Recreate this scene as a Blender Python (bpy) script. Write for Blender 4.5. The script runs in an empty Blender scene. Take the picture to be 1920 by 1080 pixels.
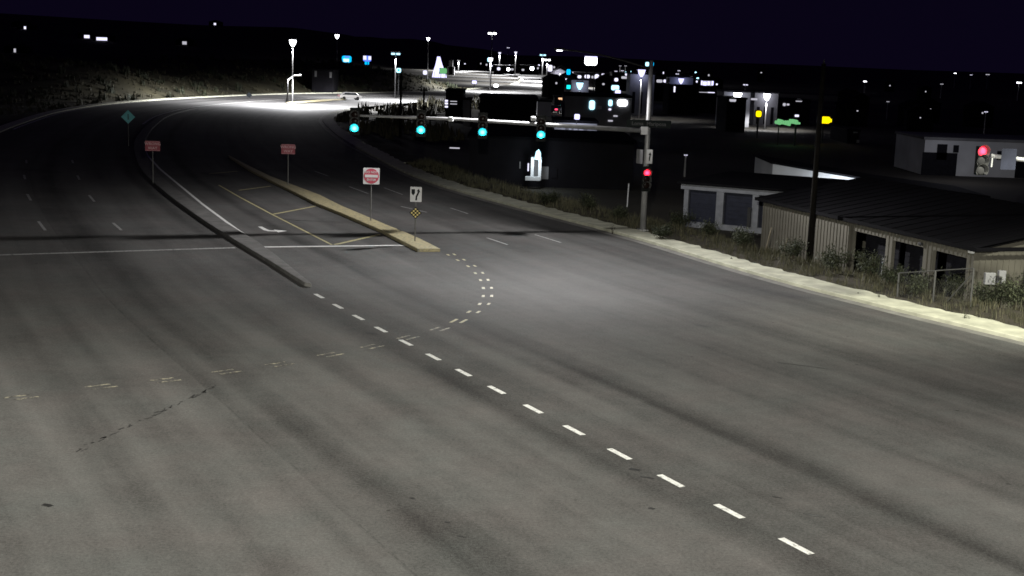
import bpy, math, random
from mathutils import Vector, Matrix
random.seed(7)
R_ = math.radians
sc = bpy.context.scene
col = sc.collection

# ------------------------------------------------------------------ camera
FPX, PITCH, ROLL, CAM_H = 2500.0, math.atan(435 / 2500.0), R_(2.0), 9.6
cam_d = bpy.data.cameras.new('camera'); cam = bpy.data.objects.new('camera', cam_d); col.objects.link(cam)
cam_d.sensor_width = 36.0; cam_d.lens = FPX / 1920 * 36.0; cam_d.clip_start = 0.5; cam_d.clip_end = 20000
cam.matrix_world = Matrix.Translation((0, 0, CAM_H)) @ Matrix.Rotation(R_(90) - PITCH, 4, 'X') @ Matrix.Rotation(ROLL, 4, 'Z')
sc.camera = cam

# ------------------------------------------------------------------ night sky
world = bpy.data.worlds.new('World'); sc.world = world; world.use_nodes = True
bg = world.node_tree.nodes['Background']
bg.inputs[0].default_value = (0.36, 0.21, 1.0, 1); bg.inputs[1].default_value = 0.0072
sc.view_settings.view_transform = 'Standard'; sc.view_settings.look = 'None'
sc.view_settings.exposure = 0.0; sc.view_settings.gamma = 1.0
sc.cycles.use_denoising = True
sc.cycles.sample_clamp_indirect = 4.0
sc.cycles.max_bounces = 5
sc.cycles.filter_width = 1.6

# ------------------------------------------------------------------ survey helpers: where a sight line meets the ground, or a given distance
def ray(x, y):
    a, b = x - 960, y - 540
    u = a * math.cos(ROLL) + b * math.sin(ROLL); v = -a * math.sin(ROLL) + b * math.cos(ROLL)
    return Vector((u, FPX * math.cos(PITCH) - v * math.sin(PITCH), -FPX * math.sin(PITCH) - v * math.cos(PITCH)))
def ground(x, y, z=0.0):
    d = ray(x, y); t = (z - CAM_H) / d.z
    return Vector((d.x * t, d.y * t, z))
def at(x, y, dist):
    d = ray(x, y); t = dist / d.y
    return Vector((d.x * t, dist, CAM_H + d.z * t))

# ------------------------------------------------------------------ materials
MATS = {}
def nodes(name):
    m = bpy.data.materials.new(name); m.use_nodes = True
    nt = m.node_tree; b = nt.nodes['Principled BSDF']
    MATS[name] = m
    return m, nt, b
def plain(name, c, rough=0.7, metal=0.0, var=0.25, scale=3.0, bump=0.0):
    m, nt, b = nodes(name)
    tc = nt.nodes.new('ShaderNodeTexCoord'); n = nt.nodes.new('ShaderNodeTexNoise')
    n.inputs['Scale'].default_value = scale; n.inputs['Detail'].default_value = 6
    nt.links.new(tc.outputs['Object'], n.inputs['Vector'])
    r = nt.nodes.new('ShaderNodeMapRange'); r.inputs[1].default_value = 0.25; r.inputs[2].default_value = 0.75
    r.inputs[3].default_value = 1 - var; r.inputs[4].default_value = 1 + var
    nt.links.new(n.outputs[0], r.inputs[0])
    mx = nt.nodes.new('ShaderNodeMix'); mx.data_type = 'RGBA'; mx.blend_type = 'MULTIPLY'; mx.inputs[0].default_value = 1
    mx.inputs[6].default_value = (*c, 1); nt.links.new(r.outputs[0], mx.inputs[7])
    nt.links.new(mx.outputs[2], b.inputs['Base Color'])
    b.inputs['Roughness'].default_value = rough; b.inputs['Metallic'].default_value = metal
    b.inputs['Specular IOR Level'].default_value = 0.08 if c[0] < 0.02 else 0.3
    if bump:
        bp = nt.nodes.new('ShaderNodeBump'); bp.inputs['Strength'].default_value = bump; bp.inputs['Distance'].default_value = 0.02
        nt.links.new(n.outputs[0], bp.inputs['Height']); nt.links.new(bp.outputs[0], b.inputs['Normal'])
    return m
def lamp_mat(name, c, strength, sampled=False):
    m, nt, b = nodes(name)
    b.inputs['Base Color'].default_value = (0.05, 0.05, 0.05, 1)
    b.inputs['Emission Color'].default_value = (*c, 1); b.inputs['Emission Strength'].default_value = strength
    m.cycles.emission_sampling = 'AUTO' if sampled else 'NONE'
    return m
def math_node(nt, op, a, b=None, c=None, clamp=False):
    n = nt.nodes.new('ShaderNodeMath'); n.operation = op; n.use_clamp = clamp
    for i, v in enumerate((a, b, c)):
        if v is None: continue
        if isinstance(v, (int, float)): n.inputs[i].default_value = v
        else: nt.links.new(v, n.inputs[i])
    return n.outputs[0]
def noise(nt, vec, scale, detail=4, rough=0.55):
    n = nt.nodes.new('ShaderNodeTexNoise'); n.inputs['Scale'].default_value = scale
    n.inputs['Detail'].default_value = detail; n.inputs['Roughness'].default_value = rough
    nt.links.new(vec, n.inputs['Vector']); return n.outputs[0]
def asphalt_material():
    m, nt, b = nodes('asphalt')
    uv = nt.nodes.new('ShaderNodeUVMap'); uv.uv_map = 'UVMap'
    sep = nt.nodes.new('ShaderNodeSeparateXYZ'); nt.links.new(uv.outputs[0], sep.inputs[0])
    t, s = sep.outputs[0], sep.outputs[1]
    tc = nt.nodes.new('ShaderNodeTexCoord'); obj = tc.outputs['Object']
    # slow wander of the worn strips
    cmb = nt.nodes.new('ShaderNodeCombineXYZ')
    nt.links.new(math_node(nt, 'MULTIPLY', t, 1.0), cmb.inputs[0]); nt.links.new(math_node(nt, 'MULTIPLY', s, 0.035), cmb.inputs[1])
    band_fine = noise(nt, cmb.outputs[0], 1.15, 3, 0.5)
    band_wide = noise(nt, cmb.outputs[0], 0.33, 2, 0.4)
    wob = math_node(nt, 'MULTIPLY_ADD', noise(nt, obj, 0.12, 2), 0.9, -0.45)
    tw = math_node(nt, 'ADD', t, math_node(nt, 'MULTIPLY', wob, 0.6)); tj = math_node(nt, 'ADD', t, math_node(nt, 'MULTIPLY', wob, 0.15))
    # oil strip down the middle of every lane and tyre paths either side (lanes about 3.65 m)
    ph = math_node(nt, 'MULTIPLY', math_node(nt, 'ADD', tw, 1.95), 2 * math.pi / 3.65)
    lane = math_node(nt, 'COSINE', ph)                          # +1 between the lanes, -1 mid lane
    lane = math_node(nt, 'MULTIPLY', lane, 0.5)
    g1 = noise(nt, obj, 0.22, 5, 0.6); g2 = noise(nt, obj, 2.3, 5, 0.65); g3 = noise(nt, obj, 13.0, 4, 0.75); g4 = noise(nt, obj, 0.9, 4, 0.6); g5 = noise(nt, obj, 42.0, 2, 0.6); hue = noise(nt, obj, 0.35, 4, 0.6)
    f = math_node(nt, 'MULTIPLY_ADD', lane, 0.12, 1.0)
    f = math_node(nt, 'ADD', f, math_node(nt, 'MULTIPLY_ADD', band_fine, 1.05, -0.525))
    f = math_node(nt, 'ADD', f, math_node(nt, 'MULTIPLY_ADD', band_wide, 0.8, -0.4))
    f = math_node(nt, 'ADD', f, math_node(nt, 'MULTIPLY_ADD', g1, 0.9, -0.45))
    f = math_node(nt, 'ADD', f, math_node(nt, 'MULTIPLY_ADD', g4, 0.35, -0.175))
    f = math_node(nt, 'ADD', f, math_node(nt, 'MULTIPLY_ADD', g2, 0.5, -0.25))
    f = math_node(nt, 'ADD', f, math_node(nt, 'MULTIPLY_ADD', g3, 1.7, -0.85))
    f = math_node(nt, 'ADD', f, math_node(nt, 'MULTIPLY_ADD', g5, 1.4, -0.7))
    for c_, w_, k_ in ((3.45, 0.42, -0.42), (-0.85, 0.45, -0.28), (-6.5, 0.75, -0.34), (9.3, 0.6, -0.25), (13.0, 0.5, -0.2), (6.3, 0.9, 0.16), (-4.4, 0.6, 0.26), (1.6, 0.45, 0.12)):
        e_ = math_node(nt, 'DIVIDE', math_node(nt, 'SUBTRACT', tw, c_), w_)
        f = math_node(nt, 'ADD', f, math_node(nt, 'MULTIPLY', math_node(nt, 'EXPONENT', math_node(nt, 'MULTIPLY', math_node(nt, 'MULTIPLY', e_, e_), -1.0)), k_))
    # paving joint: left of it the newer mat is paler
    j = math_node(nt, 'LESS_THAN', math_node(nt, 'ADD', tj, math_node(nt, 'MULTIPLY', g2, 0.12)), -7.85)
    f = math_node(nt, 'ADD', f, math_node(nt, 'MULTIPLY', j, 0.16))
    jd = math_node(nt, 'ABSOLUTE', math_node(nt, 'ADD', tj, 7.85))
    jl = math_node(nt, 'LESS_THAN', math_node(nt, 'MULTIPLY_ADD', g2, 0.10, jd), 0.075)
    f = math_node(nt, 'SUBTRACT', f, math_node(nt, 'MULTIPLY', math_node(nt, 'MULTIPLY', jl, math_node(nt, 'GREATER_THAN', g4, 0.52)), 0.2))
    # thin crack along another joint on the right
    kd = math_node(nt, 'ABSOLUTE', math_node(nt, 'ADD', tj, -1.15))
    kl = math_node(nt, 'LESS_THAN', math_node(nt, 'MULTIPLY_ADD', g4, 0.12, kd), 0.075)
    f = math_node(nt, 'SUBTRACT', f, math_node(nt, 'MULTIPLY', math_node(nt, 'MULTIPLY', kl, math_node(nt, 'GREATER_THAN', g4, 0.52)), 0.35))
    # droppings and tar specks
    vor = nt.nodes.new('ShaderNodeTexVoronoi'); vor.inputs['Scale'].default_value = 0.55; nt.links.new(obj, vor.inputs['Vector'])
    sp = math_node(nt, 'LESS_THAN', math_node(nt, 'MULTIPLY_ADD', g2, 0.16, vor.outputs['Distance']), 0.105)
    f = math_node(nt, 'SUBTRACT', f, math_node(nt, 'MULTIPLY', sp, 0.45))
    f = math_node(nt, 'MAXIMUM', f, 0.22)
    v = math_node(nt, 'MULTIPLY', f, 0.078)
    cc = nt.nodes.new('ShaderNodeCombineColor')
    nt.links.new(math_node(nt, 'MULTIPLY', v, math_node(nt, 'MULTIPLY_ADD', hue, 0.22, 0.89)), cc.inputs[0]); nt.links.new(math_node(nt, 'MULTIPLY', v, 0.972), cc.inputs[1]); nt.links.new(math_node(nt, 'MULTIPLY', v, 0.945), cc.inputs[2])
    nt.links.new(cc.outputs[0], b.inputs['Base Color'])
    b.inputs['Roughness'].default_value = 0.85; b.inputs['Specular IOR Level'].default_value = 0.25
    bp = nt.nodes.new('ShaderNodeBump'); bp.inputs['Strength'].default_value = 0.25; bp.inputs['Distance'].default_value = 0.01
    nt.links.new(g3, bp.inputs['Height']); nt.links.new(bp.outputs[0], b.inputs['Normal'])
    return m
def paint_material(name, c, wear, under=(0.085, 0.083, 0.08)):
    m, nt, b = nodes(name)
    tc = nt.nodes.new('ShaderNodeTexCoord'); g = noise(nt, tc.outputs['Object'], 4.5, 8, 0.8)
    r = nt.nodes.new('ShaderNodeMapRange'); r.inputs[1].default_value = wear - 0.05; r.inputs[2].default_value = wear + 0.05
    nt.links.new(g, r.inputs[0])
    mx = nt.nodes.new('ShaderNodeMix'); mx.data_type = 'RGBA'
    mx.inputs[6].default_value = (*under, 1); mx.inputs[7].default_value = (*c, 1)
    dirt = nt.nodes.new('ShaderNodeMix'); dirt.data_type = 'RGBA'; dirt.blend_type = 'MULTIPLY'; dirt.inputs[0].default_value = 1
    dr = nt.nodes.new('ShaderNodeMapRange'); dr.inputs[1].default_value = 0.35; dr.inputs[2].default_value = 0.65; dr.inputs[3].default_value = 0.62; dr.inputs[4].default_value = 1.05
    nt.links.new(noise(nt, tc.outputs['Object'], 9.0, 6, 0.7), dr.inputs[0])
    nt.links.new(r.outputs[0], mx.inputs[0]); nt.links.new(mx.outputs[2], dirt.inputs[6]); nt.links.new(dr.outputs[0], dirt.inputs[7]); nt.links.new(dirt.outputs[2], b.inputs['Base Color'])
    b.inputs['Roughness'].default_value = 0.6
    return m
asphalt_material()
paint_material('white_paint', (0.78, 0.78, 0.76), 0.39)
paint_material('thin_white_paint', (0.40, 0.40, 0.39), 0.44)
paint_material('yellow_paint', (0.50, 0.45, 0.24), 0.42)
paint_material('worn_yellow_paint', (0.42, 0.39, 0.29), 0.53)
paint_material('kerb_yellow', (0.46, 0.40, 0.23), 0.44, (0.24, 0.23, 0.19))
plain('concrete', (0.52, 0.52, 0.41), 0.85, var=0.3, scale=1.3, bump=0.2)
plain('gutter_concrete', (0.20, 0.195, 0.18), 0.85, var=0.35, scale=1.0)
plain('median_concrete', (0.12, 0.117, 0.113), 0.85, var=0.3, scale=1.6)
plain('soil', (0.045, 0.04, 0.03), 0.95, var=0.5, scale=0.8, bump=0.3)
plain('ground_soil', (0.05, 0.045, 0.035), 0.95, var=0.5, scale=0.05)
plain('dry_grass_hill', (0.055, 0.05, 0.028), 0.95, var=0.65, scale=0.16)
plain('galvanised', (0.42, 0.42, 0.43), 0.5, 0.35, var=0.15, scale=2.0)
plain('dark_steel', (0.05, 0.05, 0.052), 0.55, 0.3, var=0.2)
plain('sign_post', (0.14, 0.14, 0.135), 0.6, 0.5, var=0.25)
plain('black_housing', (0.008, 0.009, 0.009), 0.5, var=0.2)
plain('visor_black', (0.10, 0.10, 0.10), 0.6, var=0.2)
plain('dark_lens', (0.012, 0.006, 0.005), 0.25, var=0.1)
plain('sign_white', (0.70, 0.70, 0.72), 0.5, var=0.06)
plain('sign_red', (0.52, 0.075, 0.12), 0.5, var=0.12)
plain('sign_dark_red', (0.30, 0.065, 0.085), 0.5, var=0.12)
plain('sign_pink', (0.62, 0.40, 0.42), 0.5, var=0.08)
plain('sign_black', (0.012, 0.014, 0.016), 0.5, var=0.1)
plain('sign_lit_teal', (0.25, 0.80, 0.85), 0.5, var=0.1)  # teal stands in for green light falling on a pale face
plain('sign_green', (0.004, 0.006, 0.006), 0.5, var=0.1)
plain('sign_grey', (0.22, 0.22, 0.23), 0.6, var=0.15)
plain('reflector_yellow', (0.70, 0.58, 0.22), 0.4, var=0.05)
plain('ribbed_metal', (0.14, 0.132, 0.11), 0.6, 0.1, var=0.18, scale=0.7)
plain('pale_frame', (0.24, 0.25, 0.28), 0.6, var=0.2)
plain('blue_door', (0.022, 0.025, 0.042), 0.5, var=0.25)
plain('dark_door', (0.012, 0.012, 0.016), 0.7, var=0.3)
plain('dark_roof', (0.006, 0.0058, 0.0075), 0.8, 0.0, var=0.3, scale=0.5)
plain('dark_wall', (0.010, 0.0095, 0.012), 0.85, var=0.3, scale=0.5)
plain('grey_wall', (0.20, 0.20, 0.21), 0.85, var=0.3, scale=0.4)
plain('white_wall', (0.55, 0.56, 0.58), 0.8, var=0.2, scale=0.4)
plain('wood_pole', (0.008, 0.007, 0.006), 0.9, var=0.4, scale=2)
plain('stake_wood', (0.20, 0.175, 0.13), 0.9, var=0.3, scale=4)
plain('fence_steel', (0.10, 0.10, 0.097), 0.5, 0.4, var=0.2)
plain('enamel_white', (0.62, 0.63, 0.64), 0.5, var=0.1)
plain('bark', (0.05, 0.04, 0.03), 0.9, var=0.3)
plain('tyre', (0.012, 0.012, 0.012), 0.8, var=0.1)
plain('car_paint', (0.05, 0.05, 0.06), 0.3, 0.3, var=0.05)
plain('pale_car_paint', (0.35, 0.34, 0.33), 0.35, 0.1, var=0.05)
plain('car_glass', (0.01, 0.012, 0.015), 0.1, var=0.05)
def leaf_material(name, c1, c2):
    m, nt, b = nodes(name)
    gi = nt.nodes.new('ShaderNodeNewGeometry'); mx = nt.nodes.new('ShaderNodeMix'); mx.data_type = 'RGBA'
    mx.inputs[6].default_value = (*c1, 1); mx.inputs[7].default_value = (*c2, 1)
    nt.links.new(gi.outputs['Random Per Island'], mx.inputs[0]); nt.links.new(mx.outputs[2], b.inputs['Base Color'])
    b.inputs['Roughness'].default_value = 0.75
    return m
leaf_material('weed_leaf', (0.02, 0.026, 0.014), (0.07, 0.08, 0.04))
leaf_material('dry_blade', (0.035, 0.038, 0.02), (0.13, 0.12, 0.07))
leaf_material('far_brush', (0.03, 0.03, 0.018), (0.10, 0.09, 0.05))
leaf_material('dark_leaf', (0.020, 0.026, 0.014), (0.06, 0.07, 0.035))
WHITE = lamp_mat('lamp_white', (0.93, 0.95, 1.0), 9)
DIM = lamp_mat('lamp_dim', (0.9, 0.88, 1.0), 0.55)
MID = lamp_mat('lamp_mid', (0.80, 0.78, 1.0), 1.3)
VIOLET = lamp_mat('lamp_violet', (0.60, 0.58, 1.0), 1.9)
ICE = lamp_mat('lamp_ice', (0.42, 0.82, 1.0), 2.2)
CYAN = lamp_mat('lamp_cyan', (0.0, 0.50, 1.0), 1.4)
BLUE = lamp_mat('lamp_blue', (0.10, 0.18, 1.0), 1.6)
YELLOW = lamp_mat('lamp_yellow', (1.0, 0.72, 0.0), 1.6)
AMBER = lamp_mat('lamp_amber', (1.0, 0.55, 0.30), 1.2)
GREENISH = lamp_mat('lamp_mint', (0.20, 0.62, 0.25), 0.75)
TAIL = lamp_mat('lamp_tail', (1.0, 0.06, 0.14), 2.5)
def led_mat(name, c, core, rim):
    m = lamp_mat(name, c, core, True); nt = m.node_tree
    tc = nt.nodes.new('ShaderNodeTexCoord'); ln = nt.nodes.new('ShaderNodeVectorMath'); ln.operation = 'LENGTH'
    mp = nt.nodes.new('ShaderNodeMapping'); mp.inputs['Scale'].default_value = (1, 0, 1); nt.links.new(tc.outputs['Object'], mp.inputs[0]); nt.links.new(mp.outputs[0], ln.inputs[0])
    r = nt.nodes.new('ShaderNodeMapRange'); r.inputs[1].default_value = 0.05; r.inputs[2].default_value = 0.135; r.inputs[3].default_value = core; r.inputs[4].default_value = rim
    nt.links.new(ln.outputs['Value'], r.inputs[0]); nt.links.new(r.outputs[0], nt.nodes['Principled BSDF'].inputs['Emission Strength'])
    return m
SIG_GREEN = led_mat('signal_green', (0.012, 0.72, 0.90), 60, 9)
SIG_RED = led_mat('signal_red', (1.0, 0.012, 0.035), 16, 5)
SIG_FAR = lamp_mat('signal_far_green', (0.0, 0.8, 0.75), 2.0)

# ------------------------------------------------------------------ mesh builder
class MB:
    def __init__(s): s.v, s.f, s.uv = [], [], None
    def quad(s, a, b, c, d):
        n = len(s.v); s.v += [tuple(a), tuple(b), tuple(c), tuple(d)]; s.f.append((n, n + 1, n + 2, n + 3)); return s
    def box(s, lo, hi, M=None):
        x0, y0, z0 = lo; x1, y1, z1 = hi; n = len(s.v)
        for p in ((x0, y0, z0), (x1, y0, z0), (x1, y1, z0), (x0, y1, z0), (x0, y0, z1), (x1, y0, z1), (x1, y1, z1), (x0, y1, z1)):
            s.v.append(tuple(M @ Vector(p)) if M else p)
        s.f += [tuple(n + i for i in q) for q in ((3, 2, 1, 0), (4, 5, 6, 7), (0, 1, 5, 4), (1, 2, 6, 5), (2, 3, 7, 6), (3, 0, 4, 7))]
        return s
    def cbox(s, c, size, M=None):
        return s.box([c[i] - size[i] / 2 for i in range(3)], [c[i] + size[i] / 2 for i in range(3)], M)
    def tube(s, pts, radii, n=10, cap=True):
        pts = [Vector(p) for p in pts]
        if not isinstance(radii, (list, tuple)): radii = [radii] * len(pts)
        base = len(s.v); up = Vector((0, 0, 1))
        for i, p in enumerate(pts):
            d = (pts[min(i + 1, len(pts) - 1)] - pts[max(i - 1, 0)]).normalized()
            a = d.cross(up if abs(d.z) < 0.95 else Vector((0, 1, 0))).normalized(); b = d.cross(a)
            for k in range(n):
                an = 2 * math.pi * k / n
                s.v.append(tuple(p + (a * math.cos(an) + b * math.sin(an)) * radii[i]))
        for i in range(len(pts) - 1):
            for k in range(n):
                q, w = base + i * n + k, base + i * n + (k + 1) % n
                s.f.append((q, w, w + n, q + n))
        if cap:
            s.f.append(tuple(base + k for k in reversed(range(n))))
            s.f.append(tuple(base + (len(pts) - 1) * n + k for k in range(n)))
        return s
    def prism(s, poly, y0, y1, M=None):
        """outline in x,z extruded along y"""
        n = len(s.v); k = len(poly)
        for yy in (y0, y1):
            for (x, z) in poly:
                p = Vector((x, yy, z)); s.v.append(tuple(M @ p) if M else tuple(p))
        s.f.append(tuple(n + i for i in range(k))); s.f.append(tuple(n + k + i for i in reversed(range(k))))
        for i in range(k):
            j = (i + 1) % k; s.f.append((n + j, n + i, n + k + i, n + k + j))
        return s
    def slab(s, poly, z0, z1):
        """outline in x,y extruded along z"""
        n = len(s.v); k = len(poly)
        for z in (z0, z1):
            for p in poly: s.v.append((p[0], p[1], z))
        s.f.append(tuple(n + i for i in reversed(range(k)))); s.f.append(tuple(n + k + i for i in range(k)))
        for i in range(k):
            j = (i + 1) % k; s.f.append((n + i, n + j, n + k + j, n + k + i))
        return s
    def build(s, name, mat, parent=None, loc=None, bevel=0.0, smooth=False):
        me = bpy.data.meshes.new(name); me.from_pydata(s.v, [], s.f); me.update()
        if s.uv is not None:
            l = me.uv_layers.new(name='UVMap')
            for lp in me.loops: l.data[lp.index].uv = s.uv[lp.vertex_index]
        if smooth:
            for p in me.polygons: p.use_smooth = True
        me.materials.append(MATS[mat] if isinstance(mat, str) else mat)
        o = bpy.data.objects.new(name, me); col.objects.link(o)
        if loc is not None: o.location = loc
        if parent is not None: o.parent = parent
        if bevel:
            b = o.modifiers.new('bevel', 'BEVEL'); b.width = bevel; b.segments = 2; b.limit_method = 'ANGLE'
        return o
def tag(o, label, cat, group=None):
    o['label'] = label; o['category'] = cat
    if group: o['group'] = group
    return o
def kind(o, k): o['kind'] = k; return o
def thing(name, loc, rz, label, cat, group=None):
    o = bpy.data.objects.new(name, None); col.objects.link(o); o.location = loc; o.rotation_euler = (0, 0, rz)
    o.empty_display_size = 0.2
    return tag(o, label, cat, group)
def lettering(name, text, size, mat, parent, loc, align='CENTER', stretch=1.0):
    """text standing upright in the local x,z plane, facing -y"""
    cu = bpy.data.curves.new(name, 'FONT'); cu.body = text; cu.size = size; cu.align_x = align; cu.align_y = 'CENTER'; cu.extrude = 0.002
    cu.resolution_u = 2; cu.offset = size * 0.012
    t = bpy.data.objects.new(name, cu); col.objects.link(t)
    bpy.context.view_layer.update()
    me = bpy.data.meshes.new_from_object(t.evaluated_get(bpy.context.evaluated_depsgraph_get()))
    bpy.data.objects.remove(t)
    me.transform(Matrix.Rotation(R_(90), 4, 'X') @ Matrix.Diagonal((stretch, 1, 1, 1)))
    me.materials.clear(); me.materials.append(MATS[mat])
    o = bpy.data.objects.new(name, me); col.objects.link(o); o.parent = parent; o.location = loc
    return o
def arc(cx, cz, r, a0, a1, n):
    return [(cx + r * math.cos(R_(a0 + (a1 - a0) * i / n)), cz + r * math.sin(R_(a0 + (a1 - a0) * i / n))) for i in range(n + 1)]

def smooth(a, b, x):
    t = min(max((x - a) / (b - a), 0), 1); return t * t * (3 - 2 * t)
# ------------------------------------------------------------------ roadway luminaire light: photometric distribution that spreads evenly and cuts off
def luminaire_light(name, loc, level, cut, c, parent=None, flat=2.7, soft=3.0, glare=0.0, size=0.14, aim=None, back=0.05):
    """level: how strongly it lights the road below; cut: degrees from straight down where the optic stops"""
    va = [0, 5, 10, 15, 20, 25, 30, 35, 40, 45, 50, 55, 60, 65, 70, 75, 80, 85, 90, 180]
    cd = []
    for a in va:
        k = 1.0 / math.cos(R_(min(a, cut))) ** flat
        x = (a - cut) / soft
        cd.append(100.0 * (k / (1 + math.exp(max(-30, min(30, x)))) + glare * smooth(66, 80, a)) if a < 88 else 0.0)
    txt = bpy.data.texts.new(name + '_photometry')
    ha = [0] if aim is None else list(range(0, 361, 20))          # a shielded optic throws to one side only
    rows = []
    for h in ha:
        k = 1.0 if aim is None else back + (1 - back) * smooth(-0.7, 0.3, math.cos(R_(h)))
        rows.append(' '.join('%.2f' % (v * k) for v in cd))
    txt.write('IESNA:LM-63-1995\nTILT=NONE\n1 -1 1 %d %d 1 2 0 0 0\n1 1 1\n%s\n%s\n%s\n' % (len(va), len(ha), ' '.join(map(str, va)), ' '.join(map(str, ha)), '\n'.join(rows)))
    l = bpy.data.lights.new(name, 'POINT'); l.shadow_soft_size = size; l.energy = 400.0; l.color = c
    l.use_nodes = True; nt = l.node_tree; em = nt.nodes['Emission']
    ies = nt.nodes.new('ShaderNodeTexIES'); ies.mode = 'INTERNAL'; ies.ies = txt; ies.inputs['Strength'].default_value = level
    nt.links.new(ies.outputs[0], em.inputs['Strength'])
    o = bpy.data.objects.new(name, l); col.objects.link(o); o.location = loc
    if parent is not None: o.parent = parent
    if aim is not None: o.rotation_euler = (0, 0, math.atan2(aim.y, aim.x) + R_(90))
    return o

# ------------------------------------------------------------------ the road's line: straight through the junction, then a long bend
D = Vector((-0.465, 0.885)); D.normalize(); N = Vector((D.y, -D.x))
ctrl = [N * 17.38 + D * s for s in (-140, -100, -60, -20, 0, 20, 36, 50)]
ctrl += [Vector(p) for p in [(-11.2, 59.6), (-14.0, 65.6), (-17.4, 73.2), (-22.7, 85.8), (-28.7, 101.6), (-35.0, 121.7), (-38.6, 135), (-44.2, 160),
    (-48.6, 185), (-50.0, 212), (-46.5, 241), (-36, 280), (-16, 320), (-1, 370), (7, 430), (11, 510), (12, 590), (7, 680), (-12, 760), (-46, 815), (-110, 850)]]
PATH = []
for i in range(len(ctrl) - 1):
    p0, p1, p2, p3 = ctrl[max(i - 1, 0)], ctrl[i], ctrl[i + 1], ctrl[min(i + 2, len(ctrl) - 1)]
    L = (p2 - p1).length; t1 = (p2 - p0) * (L / max((p2 - p0).length, 1e-6)); t2 = (p3 - p1) * (L / max((p3 - p1).length, 1e-6))
    k = max(2, int(L / 1.5))
    for j in range(k):
        t = j / k; h = t * t * (3 - 2 * t)
        PATH.append(p1 * (2 * t**3 - 3 * t**2 + 1) + t1 * (t**3 - 2 * t**2 + t) + p2 * (-2 * t**3 + 3 * t**2) + t2 * (t**3 - t**2))
CUM = [-140.0]
for a, b in zip(PATH, PATH[1:]): CUM.append(CUM[-1] + (b - a).length)
def frame(s):
    import bisect
    i = min(max(bisect.bisect_right(CUM, s) - 1, 0), len(PATH) - 2)
    f = (s - CUM[i]) / max(CUM[i + 1] - CUM[i], 1e-6)
    a, b = max(i - 2, 0), min(i + 3, len(PATH) - 1)
    d = (PATH[b] - PATH[a]).normalized()
    return PATH[i].lerp(PATH[i + 1], f), d
def on_road(s, t, z=0.0):
    p, d = frame(s)
    return Vector((p.x + d.y * t, p.y - d.x * t, z))
def road_st(p):
    best = min(range(len(PATH)), key=lambda i: (PATH[i].x - p[0])**2 + (PATH[i].y - p[1])**2)
    q, d = frame(CUM[best]); w = Vector((p[0], p[1])) - q
    return CUM[best] + w.dot(d), w.x * d.y - w.y * d.x
KERB = sorted(road_st(ground(*p)) for p in [(1920, 648), (1700, 595), (1500, 545), (1300, 487), (1200, 456), (1100, 428), (1000, 402), (900, 375), (820, 352)])
def right_edge(s):
    if s <= KERB[0][0]: t = KERB[0][1]
    elif s >= KERB[-1][0]: t = KERB[-1][1] + (21.0 - KERB[-1][1]) * smooth(KERB[-1][0], KERB[-1][0] + 40, s)
    else:
        for (a, ta), (b, tb) in zip(KERB, KERB[1:]):
            if a <= s <= b: t = ta + (tb - ta) * (s - a) / (b - a)
    t += (80 - t) * (1 - smooth(6, 29, s)) if s < 29 else 0
    if s > 400: t += (13 - t) * smooth(400, 470, s)
    return t
def left_edge(s):
    t = -13.6
    if s < 60: t = -13.6 - 66 * (1 - smooth(46, 60, s))
    if s > 400: t += 3 * smooth(400, 470, s)
    return t

# ground sheet, reaching past the horizon, with rising hills on the far left and beyond
def hill(x, y):
    h = 0.0
    side = smooth(-70, -190, x) if x < -70 else 0.0
    if y > 480: h += 0.062 * (min(y, 930) - 480) * side
    if y > 1300: h += 14 * smooth(1300, 3200, y) * (0.75 + 0.25 * math.sin(x * 0.0021 + 1.0))
    return h * (0.9 + 0.12 * math.sin(x * 0.011) * math.sin(y * 0.009))
g = MB(); ys = [-400, -100, 0, 60, 140, 240, 330, 420] + [480 + 40 * i for i in range(26)] + [1600, 1800, 2100, 2500, 3000, 3600, 4500, 6000, 9000]
xs = [-9000, -5000, -3000, -2000, -1500] + [-1200 + 40 * i for i in range(36)] + [300, 400, 600, 900, 1300, 2000, 3000, 5000, 9000]
for y in ys:
    for x in xs: g.v.append((x, y, -0.42 + hill(x, y)))
W = len(xs)
for j in range(len(ys) - 1):
    for i in range(W - 1):
        a = j * W + i; g.f.append((a, a + 1, a + 1 + W, a + W))
kind(g.build('ground', 'ground_soil', smooth=True), 'structure')
def hill_hit(x, y):
    d = ray(x, y); k = 500.0
    while k < 3000:
        p = at(x, y, k)
        if p.z <= -0.42 + hill(p.x, k): return p
        k += 4
    return at(x, y, 1000)

# asphalt
ss = [-140 + 4 * i for i in range(30)] + [-20 + 1.5 * i for i in range(110)]
ss += [ss[-1] + 4 * (i + 1) for i in range(180)]
ss = [s for s in ss if s < CUM[-1] - 2]
NT = 26; road = MB(); road.uv = []
for s in ss:
    l, r = left_edge(s), right_edge(s)
    for k in range(NT + 1):
        t = l + (r - l) * k / NT
        road.v.append(tuple(on_road(s, t, 0.0))); road.uv.append((t, s))
for j in range(len(ss) - 1):
    for k in range(NT):
        a = j * (NT + 1) + k; road.f.append((a, a + 1, a + NT + 2, a + NT + 1))
ROAD = kind(road.build('road', 'asphalt'), 'structure')

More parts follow.
